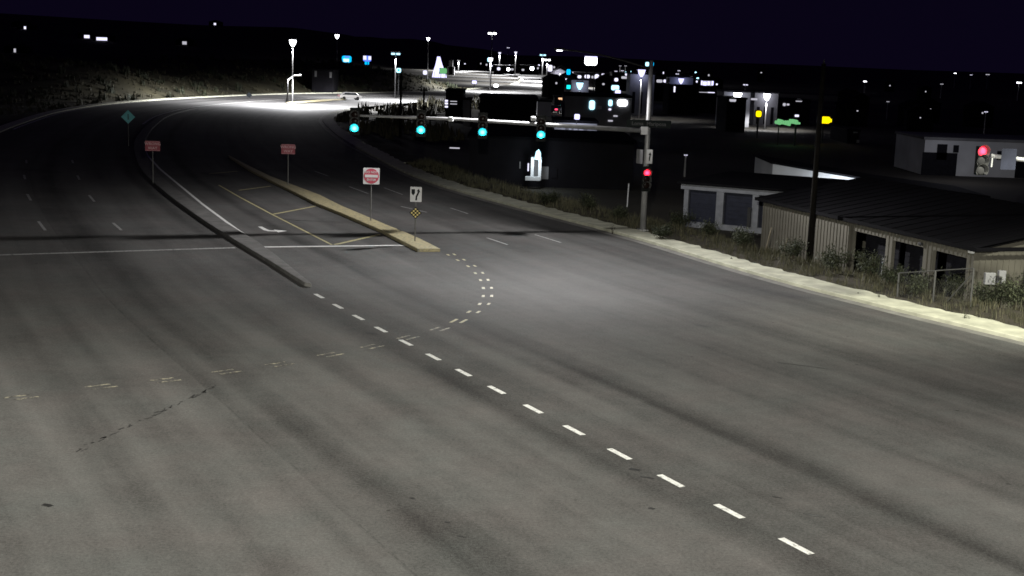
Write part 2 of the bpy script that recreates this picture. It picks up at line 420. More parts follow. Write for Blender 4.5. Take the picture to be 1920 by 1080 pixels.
# strip along the road with a cross section given as (offset, height) points
def strip(name, s0, s1, step, edge, section, mat, sign=1, parent=None, wob=None):
    m = MB(); n = int((s1 - s0) / step); k = len(section)
    for i in range(n + 1):
        s = s0 + (s1 - s0) * i / n; e = edge(s)
        for q, (o, z) in enumerate(section):
            w = wob(s, q) if wob else 0.0
            m.v.append(tuple(on_road(s, e + sign * (o + w), z)))
    for i in range(n):
        for q in range(k - 1):
            a = i * k + q
            f = (a, a + k, a + k + 1, a + 1); m.f.append(f if sign < 0 else f[::-1])
    m.f.append(tuple(range(k))); m.f.append(tuple(n * k + q for q in range(k)))
    return m.build(name, mat, parent)
rw = random.Random(3)
WOB = [rw.uniform(-0.22, 0.22) for _ in range(900)]
def ragged(s, q):
    i = max(0, min(898, int(s / 0.45))); f = s / 0.45 - i
    return (WOB[i] * (1 - f) + WOB[i + 1] * f) if q >= 3 else 0.0
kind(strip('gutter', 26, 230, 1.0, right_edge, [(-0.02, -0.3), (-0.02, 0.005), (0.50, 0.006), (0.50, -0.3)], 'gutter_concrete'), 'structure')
kind(strip('sidewalk', 26, 230, 0.45, right_edge, [(0.505, -0.3), (0.515, 0.13), (0.54, 0.155), (2.05, 0.17), (2.07, -0.3)], 'concrete', wob=ragged), 'structure')
kind(strip('kerb', 62, 640, 2.0, left_edge, [(-0.02, -0.3), (0.0, 0.12), (0.02, 0.14), (1.3, 0.15), (1.32, -0.3)], 'concrete', -1), 'structure')
def verge_z(o, s): return -0.05 + 0.30 * math.exp(-((o - 4.0) / 1.1)**2) - 0.6 * smooth(4.4, 8.5, o) + 0.10 * math.sin(s * 0.7 + o) * math.sin(s * 0.23 + 2 * o)
vm = MB(); offs = [2.0 + 0.5 * i for i in range(15)]
for i in range(0, 200):
    s = 20 + i * 0.8
    for o in offs: vm.v.append(tuple(on_road(s, right_edge(s) + o, min(verge_z(o, s), 0.13 if o < 2.6 else 9) if o < 8.9 else -0.6)))
for i in range(199):
    for q in range(len(offs) - 1):
        a = i * len(offs) + q; vm.f.append((a, a + 1, a + 1 + len(offs), a + len(offs)))
kind(vm.build('verge_ground', 'soil', smooth=True), 'structure')

# far bank above the bend
bank = MB(); rb = random.Random(11); bs = [120 + 4 * i for i in range(76)]; bo = [1.3, 3, 5, 8, 11, 14, 18, 23, 30, 40, 60]
def bank_h(s, o):
    k = smooth(198, 238, s) * (1 - smooth(375, 415, s))
    return k * (4.4 * smooth(1.5, 16, o) + 1.6 * smooth(16, 34, o)) * (0.86 + 0.16 * math.sin(s * 0.11) + 0.1 * math.sin(s * 0.37 + o * 0.4)) - 0.1 - 0.3 * (1 - k)
for s in bs:
    for o in bo: bank.v.append(tuple(on_road(s, left_edge(s) - o, bank_h(s, o) + (rb.uniform(-0.12, 0.12) if o > 2 else 0))))
for j in range(len(bs) - 1):
    for k in range(len(bo) - 1):
        a = j * len(bo) + k; bank.f.append((a + 1, a, a + len(bo), a + len(bo) + 1))
kind(bank.build('hillside', 'dry_grass_hill', smooth=True), 'structure')
def tufts(name, spots, mat, h, n, w, seed):
    m = MB(); r = random.Random(seed)
    for p, sc_ in spots:
        for _ in range(n):
            a = r.uniform(0, 6.283); l = r.uniform(0.05, 0.35) * sc_ * h; hh = h * sc_ * r.uniform(0.5, 1.15)
            c = Vector(p) + Vector((r.gauss(0, 0.22) * h * sc_, r.gauss(0, 0.22) * h * sc_, 0))
            b = Vector((math.cos(a + 1.57), math.sin(a + 1.57), 0)) * w * sc_ * r.uniform(0.6, 1.3)
            tip = c + Vector((math.cos(a) * l, math.sin(a) * l, hh)); k = len(m.v)
            m.v += [tuple(c - b), tuple(c + b), tuple(c + (tip - c) * 0.55 + b * 0.8 + Vector((0, 0, 0.06 * hh))), tuple(tip)]
            m.f.append((k, k + 1, k + 2, k + 3))
    return kind(m.build(name, mat), 'stuff')
r2 = random.Random(5); sp = []
for _ in range(2600):
    s = r2.uniform(185, 400); o = r2.choice((r2.uniform(2, 16), r2.uniform(8, 45)))
    sp.append((on_road(s, left_edge(s) - o, bank_h(s, o) - 0.15), r2.uniform(0.5, 1.3) * (1.5 if o > 18 else 1)))
tag(tufts('hillside_brush', sp, 'far_brush', 0.6, 12, 0.07, 8), 'dry brush covering the lit bank above the far bend', 'brush')

sp = []
for _ in range(420):
    s = r2.uniform(185, 400); o = r2.choice((r2.uniform(3, 14), r2.uniform(10, 30), r2.uniform(14, 45)))
    sp.append((on_road(s, left_edge(s) - o, bank_h(s, o) - 0.2), r2.uniform(0.5, 1.4)))
tag(tufts('hillside_scrub', sp, 'dark_leaf', 1.15, 26, 0.09, 9), 'dark scrub clumps scattered over the lit bank', 'brush')

# ------------------------------------------------------------------ paint on the road
def line(name, pts, w, mat, z=0.005, parent=ROAD):
    m = MB(); pts = [Vector((p[0], p[1], z)) for p in pts]
    for i, p in enumerate(pts):
        d = (pts[min(i + 1, len(pts) - 1)] - pts[max(i - 1, 0)]).normalized(); n = Vector((d.y, -d.x, 0)) * w / 2
        m.v += [tuple(p - n), tuple(p + n)]
    for i in range(len(pts) - 1): m.f.append((2 * i, 2 * i + 1, 2 * i + 3, 2 * i + 2))
    return m.build(name, mat, parent)
def gline(name, px, w, mat, z=0.005): return line(name, [ground(*p) for p in px], w, mat, z)
def along(s0, s1, t, step=2.0):
    n = max(1, int((s1 - s0) / step)); return [on_road(s0 + (s1 - s0) * i / n, t) for i in range(n + 1)]
s_first = road_st(ground(600, 555))[0]
for i in range(23):                                              # dotted white line through the junction
    s = s_first - 2.253 * i
    line('lane_dash', [on_road(s - 0.48, -0.02 - 0.10 * smooth(50, 38, s)), on_road(s + 0.48, -0.02 - 0.10 * smooth(50, 38, s))], 0.17, 'white_paint')
for px_ in [((85, 432), (72, 415)), ((228, 432), (212, 418)), ((58, 376), (51, 364)), ((177, 378), (167, 366)), ((47, 336), (45, 328)), ((149, 337), (145, 329)), ((50, 306), (49, 300)), ((137, 306), (135, 300))]:
    gline('lane_dash', px_, 0.15, 'thin_white_paint')
for px_ in [((952, 459), (913, 446)), ((1052, 455), (1003, 440)), ((878, 401), (845, 390)), ((800, 398), (752, 387)), ((690, 363), (655, 350)), ((755, 365), (720, 352)), ((615, 330), (590, 321))]:
    gline('lane_dash', px_, 0.13, 'thin_white_paint')
gline('stop_line', [(-160, 483), (200, 472), (441, 464.5)], 0.34, 'thin_white_paint')
gline('stop_line', [(474, 463.5), (760, 460)], 0.34, 'white_paint')
gline('edge_line', [(488, 461), (430, 420), (380, 383), (330, 342), (300, 317), (276, 291), (268, 270), (270, 254), (290, 236)], 0.18, 'white_paint')
gline('edge_line', [(622, 459), (510, 402), (450, 370), (410, 347)], 0.13, 'yellow_paint')
for px_ in [((628, 459), (711, 440)), ((512, 402), (590, 387)), ((448, 357), (508, 349)), ((392, 326), (446, 321))]:
    gline('hatch_line', px_, 0.24, 'yellow_paint', 0.009)
line('edge_line', along(150, 400, -13.1, 4), 0.3, 'white_paint')
line('edge_line', along(165, 400, -0.6, 4), 0.25, 'white_paint')
GUIDE = [(40, 745), (190, 725), (310, 713), (425, 697), (525, 683), (620, 665), (697, 650), (765, 633), (825, 617), (860, 602), (888, 585), (908, 570), (914, 555), (914, 540), (908, 525), (898, 512), (884, 499), (864, 487.5), (846, 477.5)]
gp = [ground(*p) for p in GUIDE]
for i, p in enumerate(gp):                                       # double dashed yellow guide for left turns, much worn
    d = (gp[min(i + 1, len(gp) - 1)] - gp[max(i - 1, 0)]).normalized(); n = Vector((d.y, -d.x, 0))
    for sgn in (-1, 1):
        c = p + n * 0.17 * sgn + d * (0.05 * sgn)
        L = 0.36 if i < 10 else 0.22
        line('guide_dash', [c - d * L, c + d * L], 0.115, 'worn_yellow_paint' if i < 9 else 'yellow_paint')
# turn arrow in the left turn lane
ar = [(-0.09, -1.2), (0.09, -1.2), (0.11, -0.1), (0.02, 0.25), (-0.32, 0.42), (-0.32, 0.72), (-0.82, 0.28), (-0.34, -0.18), (-0.33, 0.1), (-0.14, 0.0), (-0.10, -0.2)]
sA, tA = road_st(ground(500, 432)); m = MB(); q = [on_road(sA - y * 1.3, tA - x * 1.25, 0.006) for x, y in ar]
m.v = [tuple(p) for p in q]; m.f = [tuple(range(len(q)))]; m.build('turn_arrow', 'white_paint', ROAD)
# transverse crack with tar dabs, lower left, and a few scraps
cr = [ground(*p) for p in [(130, 853), (165, 835), (205, 815), (245, 797), (290, 777), (335, 757), (378, 737), (412, 719)]]
rc = random.Random(4); MATS['tar'] = plain('tar', (0.022, 0.022, 0.022), 0.6, var=0.2)
for i in range(44):
    f = rc.random() * (len(cr) - 1.001); k = int(f); p = cr[k].lerp(cr[k + 1], f - k) + Vector((rc.gauss(0, 0.04), rc.gauss(0, 0.05), 0))
    d = (cr[k + 1] - cr[k]).normalized(); L = rc.uniform(0.03, 0.14)
    line('tar_dab', [p - d * L, p, p + d * L + Vector((rc.gauss(0, .03), rc.gauss(0, .03), 0))], rc.uniform(0.02, 0.06), 'tar')
for x, y, L, w in [(1190, 881, .12, .10), (1213, 896, .14, .06), (1221, 954, .06, .06), (1457, 933, .09, .04), (695, 625, .16, .12), (1316, 611, .25, .10), (88, 948, .1, .09), (772, 935, .05, .05), (1505, 686, .7, .035), (838, 980, .05, .04), (865, 1007, .09, .03)]:
    p = ground(x, y); d = Vector((0.75, -0.35, 0)).normalized()
    line('tar_dab', [p - d * L * 1.2, p + d * L * 0.1 + Vector((0, 0.03, 0)), p + d * L * 1.2], w * 1.5, 'tar')
dm = MB(); p = ground(1527, 968)
dm.tube([p + Vector((-0.22, 0.13, 0.012)), p + Vector((-0.05, 0.02, 0.012)), p + Vector((0.08, 0.01, 0.012)), p + Vector((0.22, -0.09, 0.012))], [0.012, 0.03, 0.022, 0.01], 6)
tag(dm.build('rubber_strip', 'tar'), 'black strip of torn rubber lying on the right lane', 'debris')

# ------------------------------------------------------------------ raised medians
def raised(name, left, right, z, mat, lip=0.04):
    poly = [(p.x, p.y) for p in left] + [(p.x, p.y) for p in reversed(right)]
    c = MB().slab(poly, -0.2, z)
    return kind(c.build(name, mat, bevel=lip), 'structure')
sM = road_st(ground(580, 536))[0]
def med(s):
    return (0.10 - 0.0 * s, 0.10 + min(1.0, 0.26 + max(0, s - sM) * 0.06))
ml = [on_road(sM + k, med(sM + k)[0]) for k in range(0, 160, 2)]; mr = [on_road(sM + k, med(sM + k)[1]) for k in range(0, 160, 2)]
nose = on_road(sM - 0.35, 0.28)
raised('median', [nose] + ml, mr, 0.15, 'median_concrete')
IL = [(783, 466), (765, 457), (733, 441), (715, 431), (640, 399), (592, 380), (555, 361), (505, 337), (467, 317), (430, 293)]
IR = [(826, 466), (790, 448), (763, 436), (723, 420), (695, 408), (640, 385), (600, 365), (560, 350), (505, 329), (460, 307), (428, 290)]
ISL = raised('island', [ground(x, y, 0.16) for x, y in IL], [ground(x, y, 0.16) for x, y in IR], 0.16, 'kerb_yellow')
fi = [ground(*p) for p in [(535, 193), (585, 189), (640, 186), (650, 187.5), (600, 191.5), (545, 195.5)]]
raised('far_island', fi[:3], list(reversed(fi[3:])), 0.14, 'kerb_yellow', 0.02)

# ------------------------------------------------------------------ signs
def post(parent, h, r=0.032): return MB().tube([(0, 0.03, -0.1), (0, 0.03, h)], r, 6).build('post', 'sign_post', parent)
def rrect(w, h, r):
    o = []
    for cx, cz, a in ((w / 2 - r, h / 2 - r, 0), (-w / 2 + r, h / 2 - r, 90), (-w / 2 + r, -h / 2 + r, 180), (w / 2 - r, -h / 2 + r, 270)): o += arc(cx, cz, r, a, a + 90, 4)
    return o[::-1]
def plate(name, parent, poly, mat, z, y0=-0.012, y1=0.0):
    return MB().prism([(x, zz + z) for x, zz in poly], y0, y1).build(name, mat, parent)
def facing(p): return -math.atan2(p.x, p.y) * 0.6 + R_(8)
# do not enter
p = ground(695, 414, 0.16); T = thing('do_not_enter_sign', p, 0.05, 'square white sign with red disc and white bar on yellow island', 'sign')
post(T, 2.9); zc = 2.07 + 0.457; plate('panel', T, rrect(0.914, 0.914, 0.05), 'sign_white', zc)
dsc = plate('red_disc', T, arc(0, 0, 0.425, 360, 0, 40)[:-1], 'sign_red', zc, -0.016, -0.011)
plate('white_bar', T, rrect(0.72, 0.15, 0.01), 'sign_white', zc, -0.021, -0.015)
lettering('lettering', 'DO NOT', 0.17, 'sign_white', T, (0, -0.018, zc + 0.215)); lettering('lettering', 'ENTER', 0.17, 'sign_white', T, (0, -0.018, zc - 0.215))
# keep right + object marker
p = ground(778, 452, 0.16); T = thing('keep_right_sign', p, 0.04, 'white sign with black curved arrow above a dotted diamond marker at island nose', 'sign')
post(T, 2.75); zc = 2.38; plate('panel', T, rrect(0.58, 0.76, 0.04), 'sign_white', zc)
plate('median_symbol', T, [(-0.23, 0.26), (-0.05, 0.26), (-0.05, 0.06), (-0.14, -0.06), (-0.23, 0.06)], 'sign_black', zc, -0.018, -0.011)
plate('arrow_symbol', T, [(-0.03, -0.30), (0.06, -0.30), (0.065, -0.14), (0.14, 0.02), (0.165, 0.12), (0.22, 0.10), (0.145, 0.29), (0.03, 0.17), (0.085, 0.155), (0.06, 0.06), (-0.015, -0.1)], 'sign_black', zc, -0.018, -0.011)
zc = 1.44; plate('diamond_plate', T, [(0, 0.31), (0.31, 0), (0, -0.31), (-0.31, 0)], 'sign_black', zc)
for i in range(3):
    for j in range(3):
        x, z = (i - j) * 0.095, (i + j - 2) * 0.095
        plate('reflector', T, arc(x, z, 0.05, 360, 0, 10)[:-1], 'reflector_yellow', zc, -0.02, -0.011)
# wrong way signs
for (x, y, lab, w) in [(287, 341, 'red sign with two lines of white letters on left median', 1.0), (540, 346, 'red sign with two lines of white letters on far part of island', 0.95)]:
    p = ground(x, y, 0.16); T = thing('wrong_way_sign', p, 0.12, lab, 'sign', 'red wrong way signs')
    post(T, 2.7 if x < 400 else 2.85); zc = 2.48; plate('panel', T, rrect(w, 0.68, 0.03), 'sign_dark_red', zc)
    for a, b, c_, d_ in ((-w / 2 + .02, -0.32, w / 2 - .02, -0.305), (-w / 2 + .02, 0.305, w / 2 - .02, 0.32)): MB().box((a, -0.016, zc + b), (c_, -0.011, zc + d_)).build('border', 'sign_pink', T)
    lettering('lettering', 'WRONG', 0.27, 'sign_pink', T, (0, -0.014, zc + 0.14)); lettering('lettering', 'WAY', 0.27, 'sign_pink', T, (0, -0.014, zc - 0.15))
# pale diamond
p = ground(241, 272, 0.16); T = thing('diamond_sign', p, 0.2, 'pale diamond sign, green light painted as teal, dark centre stroke, far left median', 'sign')
post(T, 2.2); zc = 2.62; plate('panel', T, [(0, 0.64), (0.64, 0), (0, -0.64), (-0.64, 0)], 'sign_lit_teal', zc)
plate('centre_stroke', T, [(-0.035, 0.26), (0.035, 0.26), (0.035, -0.26), (-0.035, -0.26)], 'blue_door', zc, -0.018, -0.011)
# black-backed diamond at the far junction
p = ground(467, 186.5, 0); T = thing('black_diamond_sign', p, 0.2, 'small black diamond sign standing out against bright far pavement', 'sign')
post(T, 0.9, 0.04); plate('panel', T, [(0, 0.55), (0.55, 0), (0, -0.55), (-0.55, 0)], 'sign_black', 0.8)

# ------------------------------------------------------------------ traffic signals
def lens_cap(r, y, n=16):
    m = MB(); k = 4
    for j in range(k):
        a = R_(90) * j / k
        for i in range(n):
            an = 2 * math.pi * i / n; m.v.append((math.cos(an) * r * math.cos(a), y - math.sin(a) * r * 0.22, math.sin(an) * r * math.cos(a)))
    m.v.append((0, y - r * 0.22, 0))
    for j in range(k - 1):
        for i in range(n): m.f.append((j * n + i, j * n + (i + 1) % n, (j + 1) * n + (i + 1) % n, (j + 1) * n + i))
    for i in range(n): m.f.append(((k - 1) * n + i, (k - 1) * n + (i + 1) % n, k * n))
    return m
def visor(r, L, flare, n=18):
    """tunnel visor: open at the bottom"""
    m = MB(); a0, a1 = -40, 220
    for y in (0, -L):
        for rr in (r, r + 0.008):
            for i in range(n + 1):
                a = R_(a0 + (a1 - a0) * i / n); q = rr + (flare if y else 0); m.v.append((math.cos(a) * q, y * (1.0 if math.sin(a) > 0.2 else 0.75), math.sin(a) * q))
    k = n + 1
    for i in range(n):
        m.f += [(i, i + 1, 2 * k + i + 1, 2 * k + i), (k + i + 1, k + i, 3 * k + i, 3 * k + i + 1), (2 * k + i, 2 * k + i + 1, 3 * k + i + 1, 3 * k + i)]
    return m
def signal_head(loc, rz, lit, lab, group, back=True, grey=False):
    """origin at the centre of the middle section"""
    T = thing('traffic_signal', loc, rz, lab, 'traffic signal', group)
    MB().box((-0.17, -0.10, -0.53), (0.17, 0.10, 0.53)).build('housing', 'black_housing', T, bevel=0.02)
    if back: MB().prism(rrect(0.52, 1.42, 0.05), 0.02, 0.03).build('backplate', 'black_housing', T)
    MB().box((-0.05, 0.10, -0.06), (0.05, 0.24, 0.06)).build('bracket', 'dark_steel', T)
    for i, z in enumerate((0.35, 0.0, -0.35)):
        on = (i == lit)
        o = lens_cap(0.172, -0.10).build('lens', (SIG_GREEN if i == 2 else SIG_RED) if on else ('dark_lens' if not grey else 'dark_steel'), T, (0, 0, z), smooth=True)
        if on: o['label'] = 'lit green lens' if i == 2 else 'lit red lens'
        visor(0.18, 0.15, 0.06).build('visor', 'visor_black', T, (0, -0.10, z))
    return T
def spread(r, L): pass

# far-right mast with the long arm over the road
base = ground(1205, 433, 0.0)
AD = Vector((-0.946, -0.324, 0)).normalized()
def on_arm(x, y):
    """where a sight line crosses the upright plane through the pole along the arm"""
    d = ray(x, y); n = Vector((AD.y, -AD.x, 0)); o = base - Vector((0, 0, CAM_H)); t = n.dot(o) / n.dot(d)
    return Vector((0, 0, CAM_H)) + d * t
M1 = thing('signal_mast', base, 0, 'tall grey steel pole with long arm reaching left over the road', 'signal mast')
MB().tube([(0, 0, -0.4), (0, 0, 9.6)], [0.185, 0.115], 14).build('pole', 'galvanised', M1, smooth=True)
MB().cbox((0, 0, 0.06), (0.6, 0.6, 0.10)).build('base_plate', 'galvanised', M1, bevel=0.01)
a0 = on_arm(1208, 245) - base; tip = on_arm(655, 216) - base; mid1 = on_arm(1040, 235) - base; mid2 = on_arm(860, 223.5) - base
MB().tube([a0, mid1, mid2, tip], [0.135, 0.115, 0.09, 0.06], 12).build('mast_arm', 'galvanised', M1, smooth=True)
MB().cbox(a0, (0.42, 0.42, 0.46)).build('arm_clamp', 'galvanised', M1, bevel=0.03)
LUM = Vector((on_arm(1049, 93).x, on_arm(1049, 93).y, on_arm(1049, 93).z)) - base
la = [Vector((0, 0, 9.15))]
for k in range(1, 8):
    f = k / 7; la.append(Vector((LUM.x * f, LUM.y * f, 9.15 + (LUM.z - 9.15) * math.sin(f * 1.57))))
MB().tube(la, [0.06 - 0.003 * k for k in range(8)], 8).build('lamp_arm', 'dark_steel', M1, smooth=True)
MB().cbox((0, 0, 0), (0.6, 0.3, 0.11)).build('luminaire', 'dark_steel', M1, loc=LUM + Vector((0, 0, 0.04)), bevel=0.05).rotation_euler = (0, 0, math.atan2(AD.y, AD.x))
ll = MB().cbox((0, 0, 0), (0.26, 0.2, 0.05)).build('lamp_lens', WHITE, M1, loc=LUM + Vector((0, 0, -0.055))); ll.rotation_euler = (0, 0, math.atan2(AD.y, AD.x))
luminaire_light('luminaire_light', LUM + Vector((0, 0, -0.28)), 1.36, 67.5, (1.0, 0.98, 0.97), M1, soft=3.6, size=0.24, aim=Vector((-0.62, -0.78)), back=0.12)
for (x, y), lab in zip([(666, 240), (790, 243.5), (905, 247.5), (1014, 252.5)], ['lit green signal at the tip of the long arm', 'second lit green signal from the tip of the long arm', 'third lit green signal from the tip of the long arm', 'lit green signal on the long arm, nearest the pole']):
    p = on_arm(x, y); rz = 0.02
    signal_head(p + Vector((0, -0.24, 0.35)), rz, 2, lab, 'green signals on the long mast arm')
# bolt-on bits seen along the arm
for x, y, nm in [(1000, 226, 'detector'), (845, 227, 'detector')]:
    p = on_arm(x, y) - base
    MB().cbox((0, 0, 0), (0.30, 0.30, 0.26)).build(nm, 'enamel_white', M1, loc=p + Vector((0, 0, 0.10)), bevel=0.08)
p = on_arm(1210, 323); signal_head(p + Vector((0.05, -0.34, -0.35)), 0.1, 0, 'red pole signal on the tall grey mast', 'red signals')
# panels on the pole
p = on_arm(1217, 293); T = thing('lane_sign', p + Vector((0, -0.24, 0)), 0.0, 'narrow white sign with black symbol on grey mast above red signal', 'sign')
plate('panel', T, rrect(0.33, 0.80, 0.03), 'sign_white', 0); plate('symbol', T, [(-0.02, -0.25), (0.03, -0.25), (0.05, -0.05), (0.06, 0.08), (0.10, 0.08), (0.03, 0.25), (-0.06, 0.10), (0.0, 0.08), (-0.03, -0.06)], 'sign_black', 0, -0.02, -0.011)
MB().box((-0.03, 0.0, -0.3), (0.03, 0.10, 0.3)).build('bracket', 'dark_steel', T)
p = on_arm(1200, 293); T = thing('side_sign', p + Vector((-0.03, -0.16, 0)), R_(-55), 'grey sign turned aside on the mast beside the narrow white sign', 'sign')
plate('panel', T, rrect(0.55, 0.80, 0.03), 'sign_grey', 0)
p = on_arm(1216, 232); T = thing('street_name_sign', p + Vector((0, -0.2, 0)), 0.0, 'dark street name sign fixed to the mast above its arm', 'sign')
plate('panel', T, rrect(2.5, 0.42, 0.04), 'sign_green', 0); lettering('lettering', 'Loma  Mariposa', 0.30, 'dark_steel', T, (0, -0.016, 0))

# second mast just outside the right of the picture: its arm and red signal reach in
DR = 50.0
tip2 = at(1858, 292, DR); in2 = at(1925, 300, DR); dirn = (in2 - tip2).normalized(); pole2 = tip2 + dirn * 12.5
M2 = thing('signal_mast', (pole2.x, pole2.y, 0), 0, 'pale steel mast whose white arm enters from the right edge', 'signal mast')
o2 = Vector((pole2.x, pole2.y, 0))
MB().tube([(0, 0, -0.4), (0, 0, 10.2)], [0.19, 0.12], 14).build('pole', 'galvanised', M2, smooth=True)
MB().tube([tip2 - o2, pole2 - o2], [0.075, 0.14], 12).build('mast_arm', 'enamel_white', M2, smooth=True)
MB().tube([tip2 - o2 + Vector((0.06, 0, 0)), tip2 - o2 + Vector((0.05, 0, -0.42))], 0.035, 8).build('drop_bracket', 'enamel_white', M2)
L2 = Vector((21.2, 45.2, 10.9)) - o2
MB().tube([(0, 0, 10.0), (L2.x * 0.5, L2.y * 0.5, 10.5), (L2.x, L2.y, L2.z)], [0.06, 0.05, 0.045], 8).build('lamp_arm', 'dark_steel', M2)
MB().cbox((0, 0, 0), (0.75, 0.34, 0.14)).build('luminaire', 'galvanised', M2, loc=L2 + Vector((0, 0, 0.03)), bevel=0.05)
MB().cbox((0, 0, 0), (0.45, 0.24, 0.05)).build('lamp_lens', WHITE, M2, loc=L2 + Vector((0, 0, -0.065)))
luminaire_light('luminaire_light', L2 + Vector((0, 0, -0.3)), 1.9, 50, (1.0, 0.99, 0.82), M2, size=0.3, soft=4.0, aim=Vector((0.15, 0.98)), back=0.02)
p = at(1838, 301, DR - 0.3); signal_head(p, 0.18, 0, 'red signal at the tip of the white arm on right edge', 'red signals', back=False, grey=True)
p = at(1891, 298.5, DR - 0.25); T = thing('arm_sign', p, 0.1, 'grey rectangular sign hung on the white arm at right edge', 'sign')
plate('panel', T, rrect(0.58, 0.78, 0.03), 'blue_door', 0)

# the pole that carries the camera: its luminaire reaches out ahead, above the picture
M3 = thing('lamp_post', (1.2, -1.4, 0), 0, 'lamp post at the viewpoint, outside the picture, lighting the near pavement', 'lamp post')
MB().tube([(0, 0, -0.4), (0, 0, 11)], [0.17, 0.11], 12).build('pole', 'galvanised', M3)
MB().tube([(0, 0, 10.8), (-0.8, 4.2, 11.7), (-1.6, 8.3, 11.9)], [0.07, 0.055, 0.045], 8).build('lamp_arm', 'galvanised', M3)
MB().cbox((-1.6, 8.3, 11.9), (0.34, 0.75, 0.14)).build('luminaire', 'galvanised', M3, bevel=0.04)
luminaire_light('luminaire_light', (-1.6, 8.3, 11.6), 3.1, 73.0, (1.0, 0.975, 0.86), M3, flat=2.85, soft=3.0, glare=2.8)

# ------------------------------------------------------------------ storage building beside the road
GA = at(1828, 466, 55.5); GB = at(1432, 369, 73.0)              # near eave corner, far eave corner
ez = 2.35
GA = Vector((GA.x, GA.y, 0)); GB = Vector((GB.x, GB.y, 0))
gx = (GA - GB).normalized(); gl = (GA - GB).length; gy = Vector((-gx.y, gx.x, 0))   # local x from far to near corner, local y into the building
if gy.x < 0: gy = -gy
G = thing('storage_building', (GB.x, GB.y, -0.65), math.atan2(gx.y, gx.x), 'low tan ribbed metal storage building with three dark bays by the verge', 'building')
flip = 1 if Vector((-gx.y, gx.x, 0)).dot(gy) > 0 else -1
GH = ez + 0.65; GD = 13.0
def GY(v): return v * flip
def gbox(m, x0, x1, y0, y1, z0, z1): return m.box((x0, min(GY(y0), GY(y1)), z0), (x1, max(GY(y0), GY(y1)), z1))
def along_wall(px):
    d = ray(px, 420); n = Vector((gx.y, -gx.x, 0)); t = n.dot(GB - Vector((0, 0, 0))) / n.dot(d)
    return (Vector((d.x * t, d.y * t, 0)) - GB).dot(gx)
bays = [(along_wall(1601), along_wall(1664)), (along_wall(1676), along_wall(1736)), (along_wall(1754), along_wall(1819))]
bt = GH - 0.52
segs = [(0, bays[0][0]), (bays[0][1], bays[1][0]), (bays[1][1], bays[2][0]), (bays[2][1], gl)]
m = MB()
for a, b in segs: gbox(m, a, b, 0, 0.18, 0, GH)
for a, b in bays: gbox(m, a, b, 0, 0.18, bt, GH)
gbox(m, gl - 0.18, gl, 0.18, GD, 0, GH); gbox(m, 0, 0.18, 0.18, GD, 0, GH); gbox(m, 0.18, gl - 0.18, GD - 0.18, GD, 0, GH)
m.build('wall', 'ribbed_metal', G)
for a, b in bays:                                                # roll-up doors set back in each bay
    d = gbox(MB(), a, b, 0.75, 0.80, 0, bt).build('door', 'dark_door', G)
    r = MB()
    for k in range(9): gbox(r, a + 0.02, b - 0.02, 0.73, 0.75, 0.1 + k * 0.27, 0.14 + k * 0.27)
    r.build('door_rib', 'dark_door', d)
    gbox(MB(), a, b, 0.18, 0.75, bt, bt + 0.05).build('lintel', 'dark_door', G)
rib_me = None; k = 0.15
ribs = []
while k < gl:
    inb = any(a - 0.03 < k < b + 0.03 for a, b in bays)
    ribs.append((k, bt + 0.04 if inb else 0.0)); k += 0.30
for k, z0 in ribs:                                              # pressed ribs of the cladding
    gbox(MB(), k - 0.03, k + 0.03, -0.035, -0.002, z0, GH - 0.01).build('rib', 'ribbed_metal', G)
k = 0.3
while k < GD:
    y0, y1 = sorted((GY(k - 0.03), GY(k + 0.03)))
    MB().box((gl + 0.002, y0, 0), (gl + 0.035, y1, GH - 0.01)).build('rib', 'ribbed_metal', G); k += 0.3
# low gable roof
ov = 0.35; rz0, rz1 = GH + 0.02, GH + 1.15; ym = GD / 2
rf = MB()
for (ya, za, yb, zb) in ((-ov, rz0 - 0.06, ym, rz1), (GD + ov, rz0 - 0.06, ym, rz1)):
    for dz in (0, 0.09): rf.quad((-0.3, GY(ya), za + dz), (gl + 0.5, GY(ya), za + dz), (gl + 0.5, GY(yb), zb + dz), (-0.3, GY(yb), zb + dz))
roof = rf.build('roof', 'dark_roof', G)
for xx in (gl + 0.30, 0.0):
    MB().prism([(GY(0.1), GH - 0.02), (GY(GD - 0.1), GH - 0.02), (GY(ym), rz1 - 0.05)], xx - 0.32, xx - 0.14, Matrix.Rotation(R_(90), 4, 'Z') @ Matrix.Diagonal((1, -1, 1, 1))).build('gable', 'ribbed_metal', G)
k = -0.1
while k < gl + 0.4:
    p0, p1 = Vector((k, GY(-ov), rz0 + 0.04)), Vector((k, GY(ym), rz1 + 0.10))
    MB().tube([p0, p1], 0.016, 4).build('seam', 'dark_roof', roof); k += 0.92
MB().box((-0.3, min(GY(-ov - 0.03), GY(-ov)), rz0 - 0.12), (gl + 0.5, max(GY(-ov - 0.03), GY(-ov)), rz0 + 0.05)).build('fascia', 'dark_roof', roof)
y0, y1 = sorted((GY(-ov), GY(GD + ov))); MB().box((gl + 0.5, y0, rz0 - 0.12), (gl + 0.53, y1, rz0 + 0.05)).build('fascia', 'dark_roof', roof)
MB().tube([(gl + 0.09, GY(2.6), 0), (gl + 0.09, GY(2.6), GH)], 0.07, 8).build('downpipe', 'dark_steel', G)
lb = MB().cbox((gl - 0.05, GY(-0.13), GH - 0.18), (0.30, 0.16, 0.13)).build('wall_lamp', 'enamel_white', G, bevel=0.03)
MB().cbox((along_wall(1733), GY(-0.1), bt + 0.15), (0.22, 0.14, 0.12)).build('wall_lamp', 'dark_steel', G, bevel=0.02)
